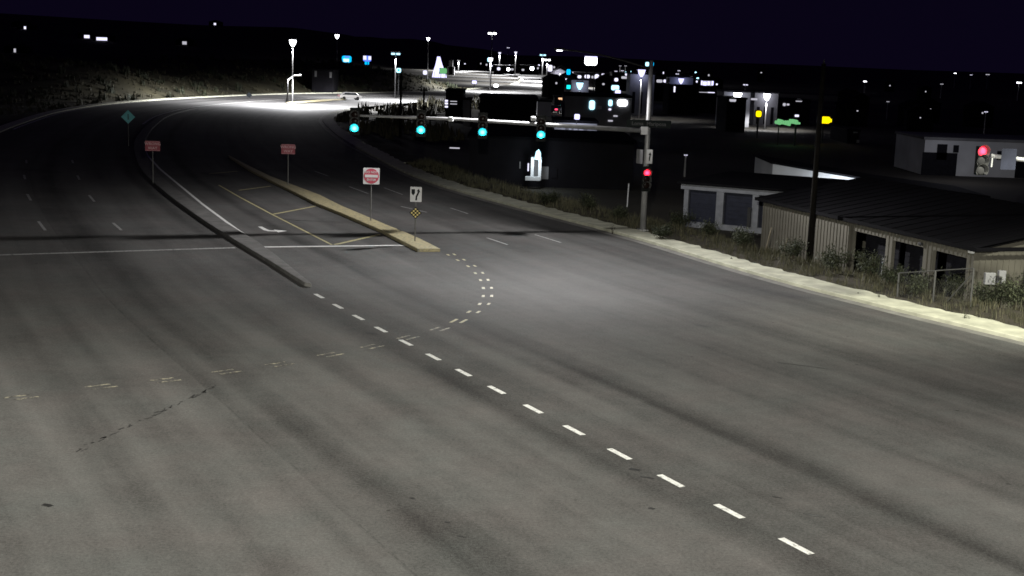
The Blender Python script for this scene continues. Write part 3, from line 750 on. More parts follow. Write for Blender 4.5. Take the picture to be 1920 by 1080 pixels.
# meter boxes on a post in front of the end wall
p = at(1866, 522, 53.6); T = thing('meter_boxes', (p.x, p.y, -0.5), 0.1, 'white utility meter boxes on a post by the end wall of the storage building', 'meter box')
zz = p.z + 0.5
MB().tube([(0.32, 0.08, 0), (0.32, 0.08, zz + 0.2)], 0.05, 8).build('post', 'wood_pole', T)
MB().box((-0.42, -0.02, zz - 0.26), (0.02, 0.16, zz + 0.22)).build('box', 'sign_grey', T, bevel=0.02)
MB().box((0.14, -0.04, zz - 0.2), (0.44, 0.16, zz + 0.32)).build('box', 'sign_grey', T, bevel=0.02)
MB().tube([(0.12, -0.02, zz), (0.12, -0.16, zz)], 0.10, 12).build('meter', 'dark_steel', T)

# second storage building: pale frame, blue doors
e1 = at(1284, 348, 82.0); e2 = at(1446, 357, 79.5); v = (Vector((e2.x - e1.x, e2.y - e1.y, 0))); L = v.length; v.normalize()
T = thing('pale_storage_building', (e1.x, e1.y, -0.5), math.atan2(v.y, v.x), 'storage building with pale posts and beam around dark blue doors', 'building')
ht = e1.z + 0.5 + 0.12; fl = 0.42; LL = L + 6
MB().box((0, 0.3, 0), (LL, 10, ht - 0.02)).build('wall', 'dark_wall', T)
MB().box((0, -0.05, 0), (LL, 0.30, fl)).build('footing', 'pale_frame', T)
MB().box((-0.2, -0.12, ht - 0.32), (LL, 0.3, ht)).build('beam', 'pale_frame', T)
for x, w in ((0.02, 0.28), (0.385 * L, 0.46), (0.80 * L, 0.40), (1.25 * L, 0.4)):
    MB().box((x, -0.08, fl), (x + w, 0.3, ht - 0.32)).build('pillar', 'pale_frame', T)
for a, b in ((0.30, 0.385 * L), (0.385 * L + 0.46, 0.80 * L), (0.80 * L + 0.40, 1.25 * L)):
    d = MB().box((a, 0.15, fl), (b, 0.29, ht - 0.32)).build('door', 'blue_door', T)
    r = MB()
    for k in range(7): r.box((a + 0.02, 0.13, fl + 0.1 + k * 0.26), (b - 0.02, 0.15, fl + 0.14 + k * 0.26))
    r.build('door_rib', 'blue_door', d)
MB().prism([(-0.4, ht), (LL, ht), (LL, ht + 0.15), (-0.4, ht + 0.15)], -0.3, 10).build('roof', 'dark_roof', T)
MB().box((0.80 * L - 0.22, -0.2, fl), (0.80 * L - 0.02, -0.09, fl + 1.2)).build('downpipe', 'dark_steel', T)
# white gable behind, lit by its own lamp
e1 = at(1530, 322, 92.0); e2 = at(1692, 349, 92.0)
T = thing('white_shed', (e1.x, e1.y, -0.5), 0, 'white walled shed with sloping roofline lit by a wall lamp', 'building')
w = e2.x - e1.x; h1, h2 = e1.z + 0.5, e2.z + 0.5
MB().prism([(-3, 0), (w + 6, 0), (w + 6, h2 - 0.62), (w, h2), (0, h1), (-3, h1 + 0.45)], 0, 7).build('wall', 'white_wall', T)
MB().prism([(-3.2, h1 + 0.48), (0, h1 + 0.03), (w, h2 + 0.03), (w + 6, h2 - 0.6), (w + 6, h2 - 0.45), (w, h2 + 0.16), (0, h1 + 0.16), (-3.2, h1 + 0.62)], -0.4, 7.2).build('roof', 'dark_roof', T)
p = at(1538, 345, 91.6)
MB().cbox((p.x - e1.x, p.y - e1.y, p.z + 0.5), (0.34, 0.22, 0.18)).build('wall_lamp', WHITE, T, bevel=0.03)
l = bpy.data.lights.new('wall_light', 'POINT'); l.energy = 260; l.color = (0.85, 0.92, 1.0); l.shadow_soft_size = 0.1
lo = bpy.data.objects.new('wall_light', l); col.objects.link(lo); lo.parent = T; lo.location = (p.x - e1.x + 1.6, p.y - e1.y - 1.2, p.z + 0.55)

# ------------------------------------------------------------------ poles, stakes, fence on the verge
p = at(1517, 486, 65.6); p.z = -0.45; T = thing('utility_pole', p, 0, 'dark wooden utility pole rising in front of the storage building', 'utility pole')
MB().tube([(0, 0, -0.5), (0.02, 0, 10.2)], [0.17, 0.11], 10).build('pole', 'wood_pole', T, smooth=True)
MB().tube([(0.02, 0, 10.2), (0.02, 0, 10.38)], [0.05, 0.03], 8).build('insulator', 'dark_steel', T)
for (x0, y0, x1, y1, lab) in [(1430, 482, 1447, 426, 'taller of two leaning pale stakes on the verge'), (1466, 480, 1477, 445, 'shorter of two leaning pale stakes on the verge'), (1583, 496, 1585, 468, 'short pale stake in weeds left of the first dark bay')]:
    p = ground(x0, y0, -0.1); q = at(x1, y1, p.y)
    o = tag(MB().tube([p - Vector((0, 0, 0.3)), q], [0.04, 0.03], 6).build('stake', 'stake_wood'), lab, 'stake', 'pale stakes on the verge')
for (x, y0, y1, lab) in [(1653, 522, 484, 'white marker post before the pillar between first and second dark bays'), (1728, 543, 500, 'white marker post before the pillar between second and third dark bays'), (1176, 382, 344, 'faint white marker post left of the grey mast')]:
    p = ground(x, y0, -0.2) if x > 1200 else ground(x, y0, -0.2); q = at(x + 3, y1, p.y)
    T = tag(MB().tube([p - Vector((0, 0, 0.3)), q], 0.045, 8).build('marker_post', 'enamel_white'), lab, 'post', 'white marker posts')
# chain link gate section
fd = 55.0
f0 = at(1686, 512, fd + 1.0); f1 = at(1826, 503, fd - 1.6)
v = Vector((f1.x - f0.x, f1.y - f0.y, 0)); L = v.length; T = thing('chain_link_gate', (f0.x, f0.y, -0.4), math.atan2(v.y, v.x), 'low chain link gate with diagonal brace before the dark bays', 'gate')
hh = f0.z + 0.4; h1 = f1.z + 0.4
for x, h in ((0, hh), (L * 0.5, (hh + h1) / 2), (L, h1)): MB().tube([(x, 0, -0.3), (x, 0, h)], 0.045, 8).build('post', 'fence_steel', T)
MB().tube([(0, 0, hh), (L, 0, h1)], 0.028, 6).build('top_rail', 'fence_steel', T)
MB().tube([(L * 0.6, 0, 0.25), (L, 0, h1 * 0.92)], 0.03, 6).build('brace', 'fence_steel', T)
m = MB(); k = -1.5
while k < L:
    for sg in (1, -1):
        xa, xb = (k, k + hh) if sg > 0 else (k + hh, k)
        p0, p1 = Vector((xa, 0, 0.05)), Vector((xb, 0, hh))
        def clipx(p, q):
            lo, hi = 0.0, 1.0
            dx = q.x - p.x
            a, b = sorted(((0 - p.x) / dx, (L - p.x) / dx)); lo, hi = max(lo, a), min(hi, b)
            return (p.lerp(q, lo), p.lerp(q, hi)) if hi > lo else None
        c = clipx(p0, p1)
        if c: m.tube(c, 0.004, 3, False)
    k += 0.12
m.build('wire_mesh', 'fence_steel', T)

# ------------------------------------------------------------------ vegetation of the verge
r3 = random.Random(21); sp = []
for _ in range(5200):
    s = r3.uniform(24, 112); o = 2.25 + abs(r3.gauss(0, 1.9))
    if o > 7.5: continue
    e = right_edge(s) + o
    dens = 0.35 + 0.65 * (0.5 + 0.5 * math.sin(s * 0.9) * math.sin(s * 0.31 + 1))
    if r3.random() > dens: continue
    sp.append((on_road(s, e, verge_z(o, s) - 0.03), r3.uniform(0.5, 1.35) * (0.55 + 0.45 * smooth(2.3, 3.4, o))))
tag(tufts('verge_grass', sp, 'dry_blade', 0.42, 7, 0.014, 31), 'dry grass and weeds along the right verge', 'grass')
def shrub(name, loc, w, h, n, mat, lab, cat, group, seed, leaf=0.06, stems=7):
    r = random.Random(seed); T = thing(name, loc, 0, lab, cat, group)
    st = MB(); cl = []
    for k in range(stems):
        a = r.uniform(0, 6.283); rr = r.uniform(0.15, 0.9) * w / 2
        e = Vector((math.cos(a) * rr, math.sin(a) * rr, h * r.uniform(0.55, 1.0))); mid = e * 0.5 + Vector((r.gauss(0, .05), r.gauss(0, .05), h * 0.08))
        st.tube([(0, 0, -0.1), mid, e], [0.02 * h + 0.006, 0.012 * h + 0.004, 0.004], 5); cl += [(e, 0.34), (mid, 0.26), (mid.lerp(e, 0.5), 0.3)]
    st.build('stem', 'bark', T)
    lf = MB()
    for _ in range(n):
        c, q = r.choice(cl); c = c + Vector((r.gauss(0, 1), r.gauss(0, 1), r.gauss(0, 0.8))) * q * w * 0.36
        if c.z < 0.02: c.z = abs(c.z) + 0.02
        a, b = r.uniform(0, 6.283), r.uniform(-0.9, 1.1); d = Vector((math.cos(a) * math.cos(b), math.sin(a) * math.cos(b), math.sin(b)))
        sd = d.cross(Vector((0, 0, 1))); sd = (sd.normalized() if sd.length > 0.01 else Vector((1, 0, 0))) * leaf * r.uniform(0.25, 0.45); l_ = d * leaf * r.uniform(0.7, 1.5)
        lf.quad(c - l_, c + sd, c + l_, c - sd)
    lf.build('foliage', mat, T)
    return T
BUSH = [(1240, 452, .3, 1.1, .75, 'rounded weed bush growing over the sidewalk edge right of the grey mast'),
        (1330, 452, 3.2, 1.5, .8, 'low scrub bush behind the sidewalk under the pale storage building'),
        (1395, 474, 3.0, 1.6, 1.0, 'dark scrub bush left of the two leaning stakes'),
        (1490, 500, 3.2, 1.5, .9, 'dark bush left of the foot of the utility pole'),
        (1560, 520, 3.0, 1.6, 1.0, 'spreading bush right of the utility pole'),
        (1625, 535, 3.0, 1.5, 1.0, 'leafy bush before the first dark bay'),
        (1672, 546, 2.8, 1.3, .8, 'dark rounded bush at the left end of the chain link gate'),
        (1725, 562, 2.8, 1.7, .75, 'broad dark bush before the second dark bay'),
        (1800, 560, 3.4, 1.9, .9, 'broad dark bush under the chain link gate brace'),
        (1850, 578, 3.0, 2.0, .95, 'broad dark bush below the white meter boxes'),
        (1905, 588, 3.0, 2.0, 1.2, 'tall dark bush at the right edge of the picture'),
        (1908, 560, 4.2, 1.8, 2.3, 'tall leafy shrub against the end wall at right edge'),
        (1280, 436, 3.5, 1.6, 1.0, 'scrub bush right of the grey mast behind the verge grass'),
        (1160, 418, 2.2, 1.1, .8, 'dark weed clump left of the foot of the grey mast'),
        (1100, 402, 2.6, 1.5, .8, 'dark scrub left of the faint marker post'),
        (1030, 386, 2.6, 1.6, .8, 'dark scrub at the sidewalk below the lit entrance')]
for i, (x, y, o, w, h, lab) in enumerate(BUSH):
    s, t = road_st(ground(x, y)); zz = 0.1 if o < 1 else verge_z(max(2.4, t - right_edge(s)), s)
    shrub('verge_bush', on_road(s, t, max(zz, -0.6)), w, h, int(850 * w), 'weed_leaf' if i % 3 else 'dark_leaf', lab, 'bush', 'bushes on the right verge', 100 + i, 0.075)
for i, (x, y, h, lab) in enumerate([(1813, 604, .42, 'thin two stemmed weed in the gutter near right edge'), (1372, 491, .20, 'small weed at the kerb left of another in the gutter'), (1404, 503, .14, 'tiny weed at the kerb below the leaning stakes'), (1608, 556, .2, 'small weed at the kerb below the first dark bay'), (1620, 560, .13, 'tiny weed beside a taller one at the kerb below first dark bay'), (1648, 563, .25, 'wispy pale weed in the kerb left of the gate'), (1148, 438, .55, 'dark weed in the kerb left of the mast foot')]):
    shrub('kerb_weed', ground(x, y, 0.02), h * 0.7, h, 60, 'weed_leaf', lab, 'weed', 'weeds in the kerb', 300 + i, 0.035, 4)

# ------------------------------------------------------------------ middle distance buildings
def block(lab, x0, x1, ytop, dist, depth, mat='dark_wall', roofm='dark_roof', z0=-0.45, name='building', rz=0.0):
    a = at(x0, ytop, dist); b = at(x1, ytop, dist); T = thing(name, (a.x, a.y, z0), rz, lab, 'building')
    w = b.x - a.x; h = (a.z + b.z) / 2 - z0
    MB().box((0, 0, 0), (w, depth, h - 0.25)).build('wall', mat, T)
    MB().box((-0.15, -0.15, h - 0.25), (w + 0.15, depth + 0.15, h)).build('roof', roofm, T)
    return T, w, h
def panel(T, name, x0, y0, x1, y1, dist, mat, off=0.06, thick=0.05):
    """flat fitting on the front of a building, given by its sight lines"""
    a = at(x0, y0, dist - off) - Vector(T.location); b = at(x1, y1, dist - off) - Vector(T.location)
    if not isinstance(mat, str):                                  # lit panes have soft corners
        w_, h_ = abs(a.x - b.x), abs(a.z - b.z); c_ = (a + b) / 2
        return MB().prism([(c_.x + x, c_.z + z) for x, z in rrect(w_, h_, 0.38 * min(w_, h_))], a.y - thick, a.y).build(name, mat, T)
    return MB().box((min(a.x, b.x), a.y - thick, min(a.z, b.z)), (max(a.x, b.x), a.y, max(a.z, b.z))).build(name, mat, T)
# entrance building
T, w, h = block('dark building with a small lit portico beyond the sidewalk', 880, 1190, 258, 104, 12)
for x0, x1 in ((996, 1000), (1010, 1014)): panel(T, 'column', x0, 294, x1, 338, 104, 'white_wall', 1.2, 0.2)
panel(T, 'wall_panel', 1001, 296, 1010, 339, 104, 'grey_wall'); panel(T, 'wall_panel', 1016, 312, 1028, 336, 104, 'grey_wall')
panel(T, 'wall_panel', 1034, 316, 1044, 334, 104, 'dark_wall'); panel(T, 'window', 989.5, 306, 991.5, 321, 104, MID)
panel(T, 'window', 974, 303, 976, 316, 104, 'grey_wall'); panel(T, 'step', 985, 330, 1012, 338, 104, 'white_wall', 1.4, 0.5)
a = at(1008, 290, 102.4) - Vector(T.location)
gm = MB().prism([(x, z) for x, z in ((-0.24, -0.35), (0.26, -0.42), (0.24, 0.15), (0.08, 0.42), (-0.12, 0.25))], -0.1, 0.1).build('entrance_lamp', ICE, T, loc=a)
l = bpy.data.lights.new('entrance_light', 'POINT'); l.energy = 110; l.color = (0.85, 0.95, 1.0); l.shadow_soft_size = 0.2
lo = bpy.data.objects.new('entrance_light', l); col.objects.link(lo); lo.parent = T; lo.location = a + Vector((0, -0.8, -0.5))
panel(T, 'window', 843, 276, 862, 279, 104, DIM); 
# dark blocks before the far road
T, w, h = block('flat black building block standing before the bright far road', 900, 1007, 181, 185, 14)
for x0, y0, x1, y1 in ((929, 203, 935, 207), (975, 218, 981, 222)): panel(T, 'window', x0, y0, x1, y1, 185, 'dark_door')
T, w, h = block('black shed with one small lit window beside the tall block', 836, 868, 168, 200, 10)
for y in (187, 192, 198): panel(T, 'window', 834, y, 840, y + 4, 200, MID)
for y in (189, 194): panel(T, 'window', 844, y, 857, y + 2, 200, DIM)
T, w, h = block('low grey hut between two black buildings', 869, 882, 184, 190, 6, 'grey_wall')
T, w, h = block('pale grey annex right of the black block', 1008, 1034, 188, 230, 8, 'white_wall')
T, w, h = block('long shop building with bright storefront windows left of the mast', 1060, 1185, 178, 178, 12, 'grey_wall')
for x0, y0, x1, y1, mm in ((1105, 188, 1115, 206, ICE), (1141, 187, 1148, 199, ICE), (1158, 187, 1176, 199, WHITE), (1141, 203, 1146, 207, MID), (1118, 198, 1128, 205, 'white_wall'), (1150, 216, 1158, 219, DIM), (1140, 225, 1149, 228, DIM)): panel(T, 'window', x0, y0, x1, y1, 178, mm)
T, w, h = block('low building with violet wall lamp behind the long mast arm', 1040, 1120, 226, 140, 8, 'white_wall')
for x0, x1 in ((1061, 1066), (1072, 1075), (1083, 1085), (1094, 1100)): panel(T, 'door', x0, 238, x1, 258, 140, 'grey_wall')
p = at(1082, 219, 139.2) - Vector(T.location); MB().cbox(p, (0.55, 0.3, 0.55)).build('wall_lamp', VIOLET, T, bevel=0.1)
MB().tube([p + Vector((0, .1, -0.2)), p + Vector((0, 0.6, -0.7))], 0.06, 6).build('lamp_bracket', 'dark_steel', T)
l = bpy.data.lights.new('wall_light', 'POINT'); l.energy = 160; l.color = (0.75, 0.78, 1.0); l.shadow_soft_size = 0.2
lo = bpy.data.objects.new('wall_light', l); col.objects.link(lo); lo.parent = T; lo.location = p + Vector((0, -1.2, -0.3))
# pale building behind the red signal, upper right
T, w, h = block('pale building with dark openings behind the red signal at right', 1735, 1990, 261, 130, 10, 'white_wall', 'grey_wall')
for x0, y0, x1, y1 in ((1758, 270, 1774, 300), (1788, 272, 1797, 286), (1870, 283, 1880, 300), (1905, 300, 1950, 335), (1730, 285, 1790, 345)): panel(T, 'opening', x0, y0, x1, y1, 130, 'dark_door')
panel(T, 'window', 1880, 290, 1905, 293, 130, 'grey_wall')
l = bpy.data.lights.new('yard_light', 'POINT'); l.energy = 300; l.color = (0.85, 0.86, 1.0); l.shadow_soft_size = 0.3
lo = bpy.data.objects.new('yard_light', l); col.objects.link(lo); lo.parent = T; lo.location = at(1800, 300, 122) - Vector(T.location) + Vector((0, 0, 3.2))

# ------------------------------------------------------------------ the lit town beyond
def lamp_pole(x, y, dist, mat, head, lab, group='far street lamps', light=None, post_mat='galvanised', arm=True, shape='twin'):
    p = at(x, y, dist); z0 = -0.42 + hill(p.x, p.y)
    T = thing('street_lamp', (p.x, p.y, z0), 0, lab, 'street lamp', group); h = p.z - z0
    r = max(0.09, dist * 0.00028)
    MB().tube([(0, 0.1, -0.3), (0, 0.1, h - 0.05)], [r * 1.3, r * 0.8], 8).build('pole', post_mat, T)
    if shape == 'twin':
        for sx in (-1, 1):
            MB().cbox((sx * head * 0.32, 0, h + 0.06 * head), (head * 0.5, head * 0.5, head * 0.16)).build('lamp_head', 'galvanised', T)
            MB().cbox((sx * head * 0.32, 0, h - 0.10 * head), (head * 0.44, head * 0.44, head * 0.30)).build('lamp_lens', mat, T, bevel=head * 0.06)
    else:
        MB().cbox((0, 0, h + head * 0.38), (head * 0.8, head * 0.6, head * 0.14)).build('lamp_head', 'galvanised', T)
        MB().prism([(-0.42 * head, 0.32 * head), (0.42 * head, 0.32 * head), (0.30 * head, -0.15 * head), (0.08 * head, -0.5 * head), (-0.08 * head, -0.5 * head), (-0.30 * head, -0.15 * head)][::-1], -0.25 * head, 0.25 * head).build('lamp_lens', mat, T, loc=(0, 0, h), bevel=head * 0.05)
    if light:
        level, cut = light[:2]
        luminaire_light('street_light', (0, -0.3, h - head * 0.75), level, cut, (0.98, 0.98, 1.0), T, aim=light[2] if len(light) > 2 else None, back=0.45)
    return T
lamp_pole(549, 80, 246, WHITE, 1.5, 'tall street lamp with bright head above the far junction, left of the others', light=(4.2, 71, Vector((0.3, -0.95))), shape='cone')
lamp_pole(632, 68, 430, WHITE, 1.6, 'high small street lamp above the cyan sign', shape='cone')
lamp_pole(742, 99, 285, ICE, 1.7, 'twin headed bluish street lamp right of the far junction', light=(4.2, 71, Vector((0.3, -0.95))))
lamp_pole(803, 73, 520, WHITE, 1.5, 'high small street lamp left of the tallest one', shape='cone')
lamp_pole(923, 61, 420, WHITE, 2.3, 'tallest street lamp of the town with square white head')
lamp_pole(920, 112, 372, WHITE, 1.4, 'street lamp inside the loop of the far road', light=(4.2, 71, Vector((0.3, -0.95))), shape='cone')
lamp_pole(937, 100, 730, MID, 1.8, 'left of two small lamps of equal height above the loop', shape='cone', light=(5.5, 75))
lamp_pole(967, 99, 650, MID, 1.7, 'right of two small lamps of equal height above the loop', shape='cone', light=(5.5, 75))
lamp_pole(1018, 102, 560, ICE, 2.3, 'cyan tinted lamp left of the white lamp at the loop bend', light=(5.5, 75))
lamp_pole(1026, 111, 480, WHITE, 2.1, 'white lamp at the outer bend of the loop on a dark pole', light=(5.5, 75), post_mat='dark_steel')
lamp_pole(953, 89, 900, MID, 1.6, 'tiny lone lamp high between the tallest lamp and the loop bend')
lamp_pole(860, 113, 790, DIM, 1.6, 'dim lamp above the far end of the loop road', light=(5.5, 75))
lamp_pole(1203, 136, 235, VIOLET, 1.6, 'large glaring violet white lamp just left of the grey mast', light=(0.35, 60), shape='cone')
lamp_pole(1087, 160, 250, ICE, 1.6, 'tall oval bluish lamp below the white box sign', light=(0.3, 60), shape='cone')
lamp_pole(1277, 151, 300, VIOLET, 1.5, 'blue lamp in the row right of the grey mast', shape='cone')
lamp_pole(1383, 180, 205, WHITE, 1.5, 'left of two glaring flood lamps right of the mast', light=(0.5, 60), shape='cone')
lamp_pole(1438, 181, 212, WHITE, 1.3, 'right of two glaring flood lamps right of the mast', light=(0.5, 60), shape='cone')
lamp_pole(1398, 158, 420, MID, 1.3, 'small lamp above the left flood lamp')
lamp_pole(1622, 152, 560, WHITE, 1.2, 'lone white lamp on the dark plain right of centre')
lamp_pole(1791, 137, 800, WHITE, 1.2, 'small lamp high near the right, left of a pair')
lamp_pole(1821, 140, 800, MID, 1.2, 'small lamp high near the right, right of a pair')
lamp_pole(1852, 139, 820, DIM, 2.0, 'dim flat lamp at the skyline near right edge')
lamp_pole(1911, 154, 500, WHITE, 1.6, 'bright white lamp at the right edge near the skyline')
lamp_pole(1849, 209, 220, MID, 0.5, 'small faint lamp above the red signal at right')
lamp_pole(1766, 157, 500, DIM, 1.0, 'very faint lamp left of the right edge pair')
lamp_pole(1665, 190, 270, DIM, 0.5, 'faint dot of a lamp on the dark plain')
lamp_pole(1286, 290, 118, MID, 0.28, 'small low lamp between the grey mast and the pale storage building')
for x, y, mm, d, lab in [(1155, 133, MID, 480, 'small lamp above the wide lit shop window left of the mast'), (1173, 123, DIM, 560, 'right of two dim lamps side by side left of the mast top'), (1163, 123, DIM, 570, 'left of two dim lamps side by side left of the mast top'), (1167, 132, MID, 500, 'small lamp just under two dim side by side lamps'), (1270, 138, MID, 420, 'lower of two small lamps one above the other right of the mast'), (1273, 132, MID, 520, 'upper of two small lamps one above the other right of the mast'), (1295, 143, MID, 420, 'small upright lamp left of the row of sign letters')]:
    lamp_pole(x, y, d, mm, 0.9, lab, 'small town lamps by the mast')
# curved lamp at the far junction, with a light added to brighten the pavement
p = ground(539, 192, 0); T = thing('curved_lamp', p, 0, 'pale curved arm lamp post with flared dark foot at the far junction', 'street lamp')
zt = at(540, 150, p.y).z; q = at(565, 141.5, p.y)
MB().tube([(0, 0, -0.2), (0, 0, 0.2), (0, 0, 1.0), (0, 0, zt)], [0.42, 0.36, 0.16, 0.11], 10).build('pole', 'dark_steel', T)
MB().tube([(0, 0, zt), (0.5, 0, zt + 0.4), (1.2, 0, q.z - 0.1), (q.x - p.x, 0, q.z)], [0.11, 0.12, 0.14, 0.17], 8).build('lamp_arm', 'enamel_white', T)
luminaire_light('street_light', (q.x - p.x - 0.2, -0.1, q.z - 0.35), 1.1, 76, (0.98, 0.98, 1.0), T, aim=Vector((0.3, -0.95)), back=0.45)
def sign_box(x0, y0, x1, y1, dist, mat, lab, thick=0.4, legs=True, extra=None):
    a = at(x0, y1, dist); b = at(x1, y0, dist); z0 = -0.42 + hill(a.x, a.y)
    T = thing('lit_sign', ((a.x + b.x) / 2, dist, z0), 0, lab, 'lit sign', 'lit signs of the town'); w = b.x - a.x; lo, hi = a.z - z0, b.z - z0
    MB().box((-w / 2 - 0.08, 0.0, lo - 0.08), (w / 2 + 0.08, thick, hi + 0.08)).build('cabinet', 'dark_steel', T)
    MB().prism([(x, (lo + hi) / 2 + z) for x, z in rrect(w, hi - lo, 0.3 * min(w, hi - lo))], -0.06, -0.002).build('face', mat, T)
    if legs:
        for sx in ((-0.3, 0.3) if w > 2.5 else (0,)): MB().tube([(sx * w, thick / 2, -0.3), (sx * w, thick / 2, lo)], 0.12, 8).build('leg', 'dark_steel', T)
    if extra:
        for (ax, az, bx, bz, mm) in extra: MB().box((ax * w - w / 2, -0.10, lo + az * (hi - lo)), (bx * w - w / 2, -0.062, lo + bz * (hi - lo))).build('face_patch', mm, T)
    return T
sign_box(641, 105, 659, 117, 420, CYAN, 'cyan lit box sign on a pole above the far bank', extra=[(0.15, 0.1, 0.75, 0.55, ICE), (0.3, 0.7, 0.8, 0.95, BLUE)])
sign_box(681, 105, 696, 115, 420, BLUE, 'blue and white lit sign right of the cyan one', extra=[(0.0, 0.3, 0.4, 1.0, MID), (0.65, 0.3, 1.0, 0.95, MID)])
sign_box(684, 115.5, 692, 121, 421, CYAN, 'small cyan sign panel under the blue and white one')
sign_box(743, 128, 752, 136, 300, ICE, 'small pale blue sign below the twin headed lamp', extra=[(0.3, 0.3, 0.7, 0.8, CYAN)])
sign_box(1096, 106, 1120, 122, 330, WHITE, 'large white box sign on a post above the town', extra=[(0.0, 0.86, 1.0, 1.0, VIOLET)])
sign_box(1210, 116.5, 1217, 124, 330, ICE, 'left half of a cyan pair of panels above the mast top')
sign_box(1219.5, 116.5, 1226, 124, 330, CYAN, 'right half of a cyan pair of panels above the mast top')
sign_box(1062, 130, 1070, 140, 300, CYAN, 'cyan sign right of the loop bend')
sign_box(1146, 160, 1161, 169, 245, ICE, 'wide pale blue sign above the shop building'); sign_box(1153, 169, 1164, 176, 244, VIOLET, 'violet sign panel below the wide pale blue one')
sign_box(1417, 208, 1428, 219, 185, YELLOW, 'small yellow sign left of the green canopy'); sign_box(1533, 219, 1557, 231, 178, YELLOW, 'larger yellow sign right of the green canopy', extra=[(1.0, 0.2, 1.12, 0.7, YELLOW)])
sign_box(1314, 152, 1338, 160, 350, DIM, 'row of white sign letters right of the mast', extra=[(0.0, 0.1, 0.12, 1.0, VIOLET), (0.18, 0.0, 0.45, 0.8, VIOLET), (0.52, 0.1, 0.7, 0.9, VIOLET), (0.86, 0.1, 1.0, 1.0, VIOLET)])
sign_box(1027, 122, 1036, 134, 470, MID, 'rounded white sign below the loop bend lamp'); sign_box(885, 151, 894, 157, 395, VIOLET, 'small violet white board inside the loop'); sign_box(926, 158, 934, 163, 372, WHITE, 'small white board by the near side of the loop')
sign_box(914, 108, 922, 116, 600, ICE, 'small cyan board behind the lamp inside the loop')
sign_box(793, 132, 801, 140, 520, MID, 'small round white sign left of the glowing pyramid')
# green canopy
a = at(1456, 234, 170); b = at(1497, 224, 170); T = thing('canopy', (a.x, 170, -0.42), 0, 'long pale green lit canopy between two yellow signs', 'canopy')
w = b.x - a.x; z = a.z + 0.42
cm = MB()
for k in range(9):
    x0 = k * w / 9; cm.cbox((x0 + w / 18, 0, z + 0.28 + 0.12 * math.sin(k * 1.3) + 0.02 * k), (w / 9, 3.0, 0.42 + 0.16 * math.sin(k * 2.1)))
cm.build('roof', GREENISH, T, bevel=0.1)
for x in (0.3, w - 0.3): MB().tube([(x, 0, 0), (x, 0, z)], 0.08, 8).build('leg', 'dark_steel', T)
sign_box(1490, 215, 1498, 219, 172, MID, 'tiny white sign at the right end of the green canopy')
# floodlit pyramid: its light is put into a glowing surface
a = at(810, 138, 560); b = at(838, 138, 560); c = at(820, 106, 560); T = thing('glow_pyramid', ((a.x + b.x) / 2, 560, -0.42), 0, 'violet white pyramid, floodlight put into its glowing skin, left end of the loop road', 'lit structure')
w = b.x - a.x; hh = c.z + 0.42
tm = MB()
prof = [(0.5, 0.02), (0.40, 0.3), (0.24, 0.6), (0.15, 0.85), (0.10, 1.0)]
for r_, z_ in prof:
    for i in range(8): tm.v.append((math.cos(i * math.pi / 4) * r_ * w - 0.08 * w * z_, math.sin(i * math.pi / 4) * r_ * w, z_ * hh))
for j in range(len(prof) - 1):
    for i in range(8): tm.f.append((j * 8 + i, j * 8 + (i + 1) % 8, j * 8 + 8 + (i + 1) % 8, j * 8 + 8 + i))
tm.build('glow_skin', VIOLET, T); 
for i in range(8): MB().tube([(math.cos(i * math.pi / 4) * 0.5 * w, math.sin(i * math.pi / 4) * 0.5 * w, -0.1), (math.cos(i * math.pi / 4) * 0.42 * w, math.sin(i * math.pi / 4) * 0.42 * w, hh * 0.3)], 0.08, 5).build('rib', 'sign_grey', T)
sign_box(824, 128, 838, 138, 556, GREENISH, 'dull green board before the glowing pyramid')
T, w, h = block('dim pale stepped tower right of the glowing pyramid', 842, 849, 112, 640, 4, 'sign_grey', z0=-0.4, name='tower')
MB().box((-0.8, 0, 0), (w + 0.8, 4.6, h * 0.55)).build('base', 'sign_grey', T)
# rows of lit shops at the foot of the hills
def shops(lab, x0, x1, ytop, dist, wins, mat='dark_wall'):
    T, w, h = block(lab, x0, x1, ytop, dist, 10, mat, name='shop_building')
    for a, b, c, d, mm in wins: panel(T, 'window', a, b, c, d, dist, mm)
shops('low shop row with many lit windows below the white box sign', 1075, 1146, 136, 480, [(1083, 141, 1090, 147, MID), (1096, 140, 1106, 147, MID), (1109, 142, 1113, 147, DIM), (1115, 139, 1123, 149, MID), (1128, 137, 1135, 143, MID), (1134, 142, 1138, 147, DIM), (1144, 146, 1147, 149, MID)])
shops('shop building with a wide lit window left of the glaring lamp', 1148, 1196, 136, 440, [(1152, 146, 1159, 153, MID), (1165, 143, 1178, 148, DIM), (1172, 137, 1178, 142, MID), (1186, 137, 1190, 141, DIM), (1188, 144, 1192, 148, DIM)])
shops('long low building with a row of lit windows right of the mast', 1226, 1312, 147, 340, [(1231, 149, 1242, 155, DIM), (1244, 149, 1252, 155, MID), (1261, 148, 1265, 153, MID), (1268, 148, 1272, 153, MID), (1289, 153, 1293, 156, MID), (1296, 154, 1299, 158, MID), (1305, 151, 1308, 155, MID)])
shops('dark house with one lit window strip below the row of letters', 1255, 1310, 160, 260, [(1263.5, 160.5, 1266, 173, MID), (1195.5, 158, 1198, 163, DIM)])
shops('small shop with lit corner at the base of the mast top', 1182, 1215, 151, 300, [(1195.5, 153, 1198, 160, DIM), (1211, 155, 1214, 162, DIM)])
shops('distant house with two lit windows above the loop road', 926, 965, 122, 720, [(932, 126, 938, 132, MID), (950, 127, 956, 133, WHITE), (958, 128, 963, 132, DIM)])
shops('distant house with a lit window right of the loop houses', 975, 1010, 122, 720, [(994, 125, 1001, 132, WHITE), (978, 129, 983, 133, DIM), (1007, 126, 1010, 130, DIM)])
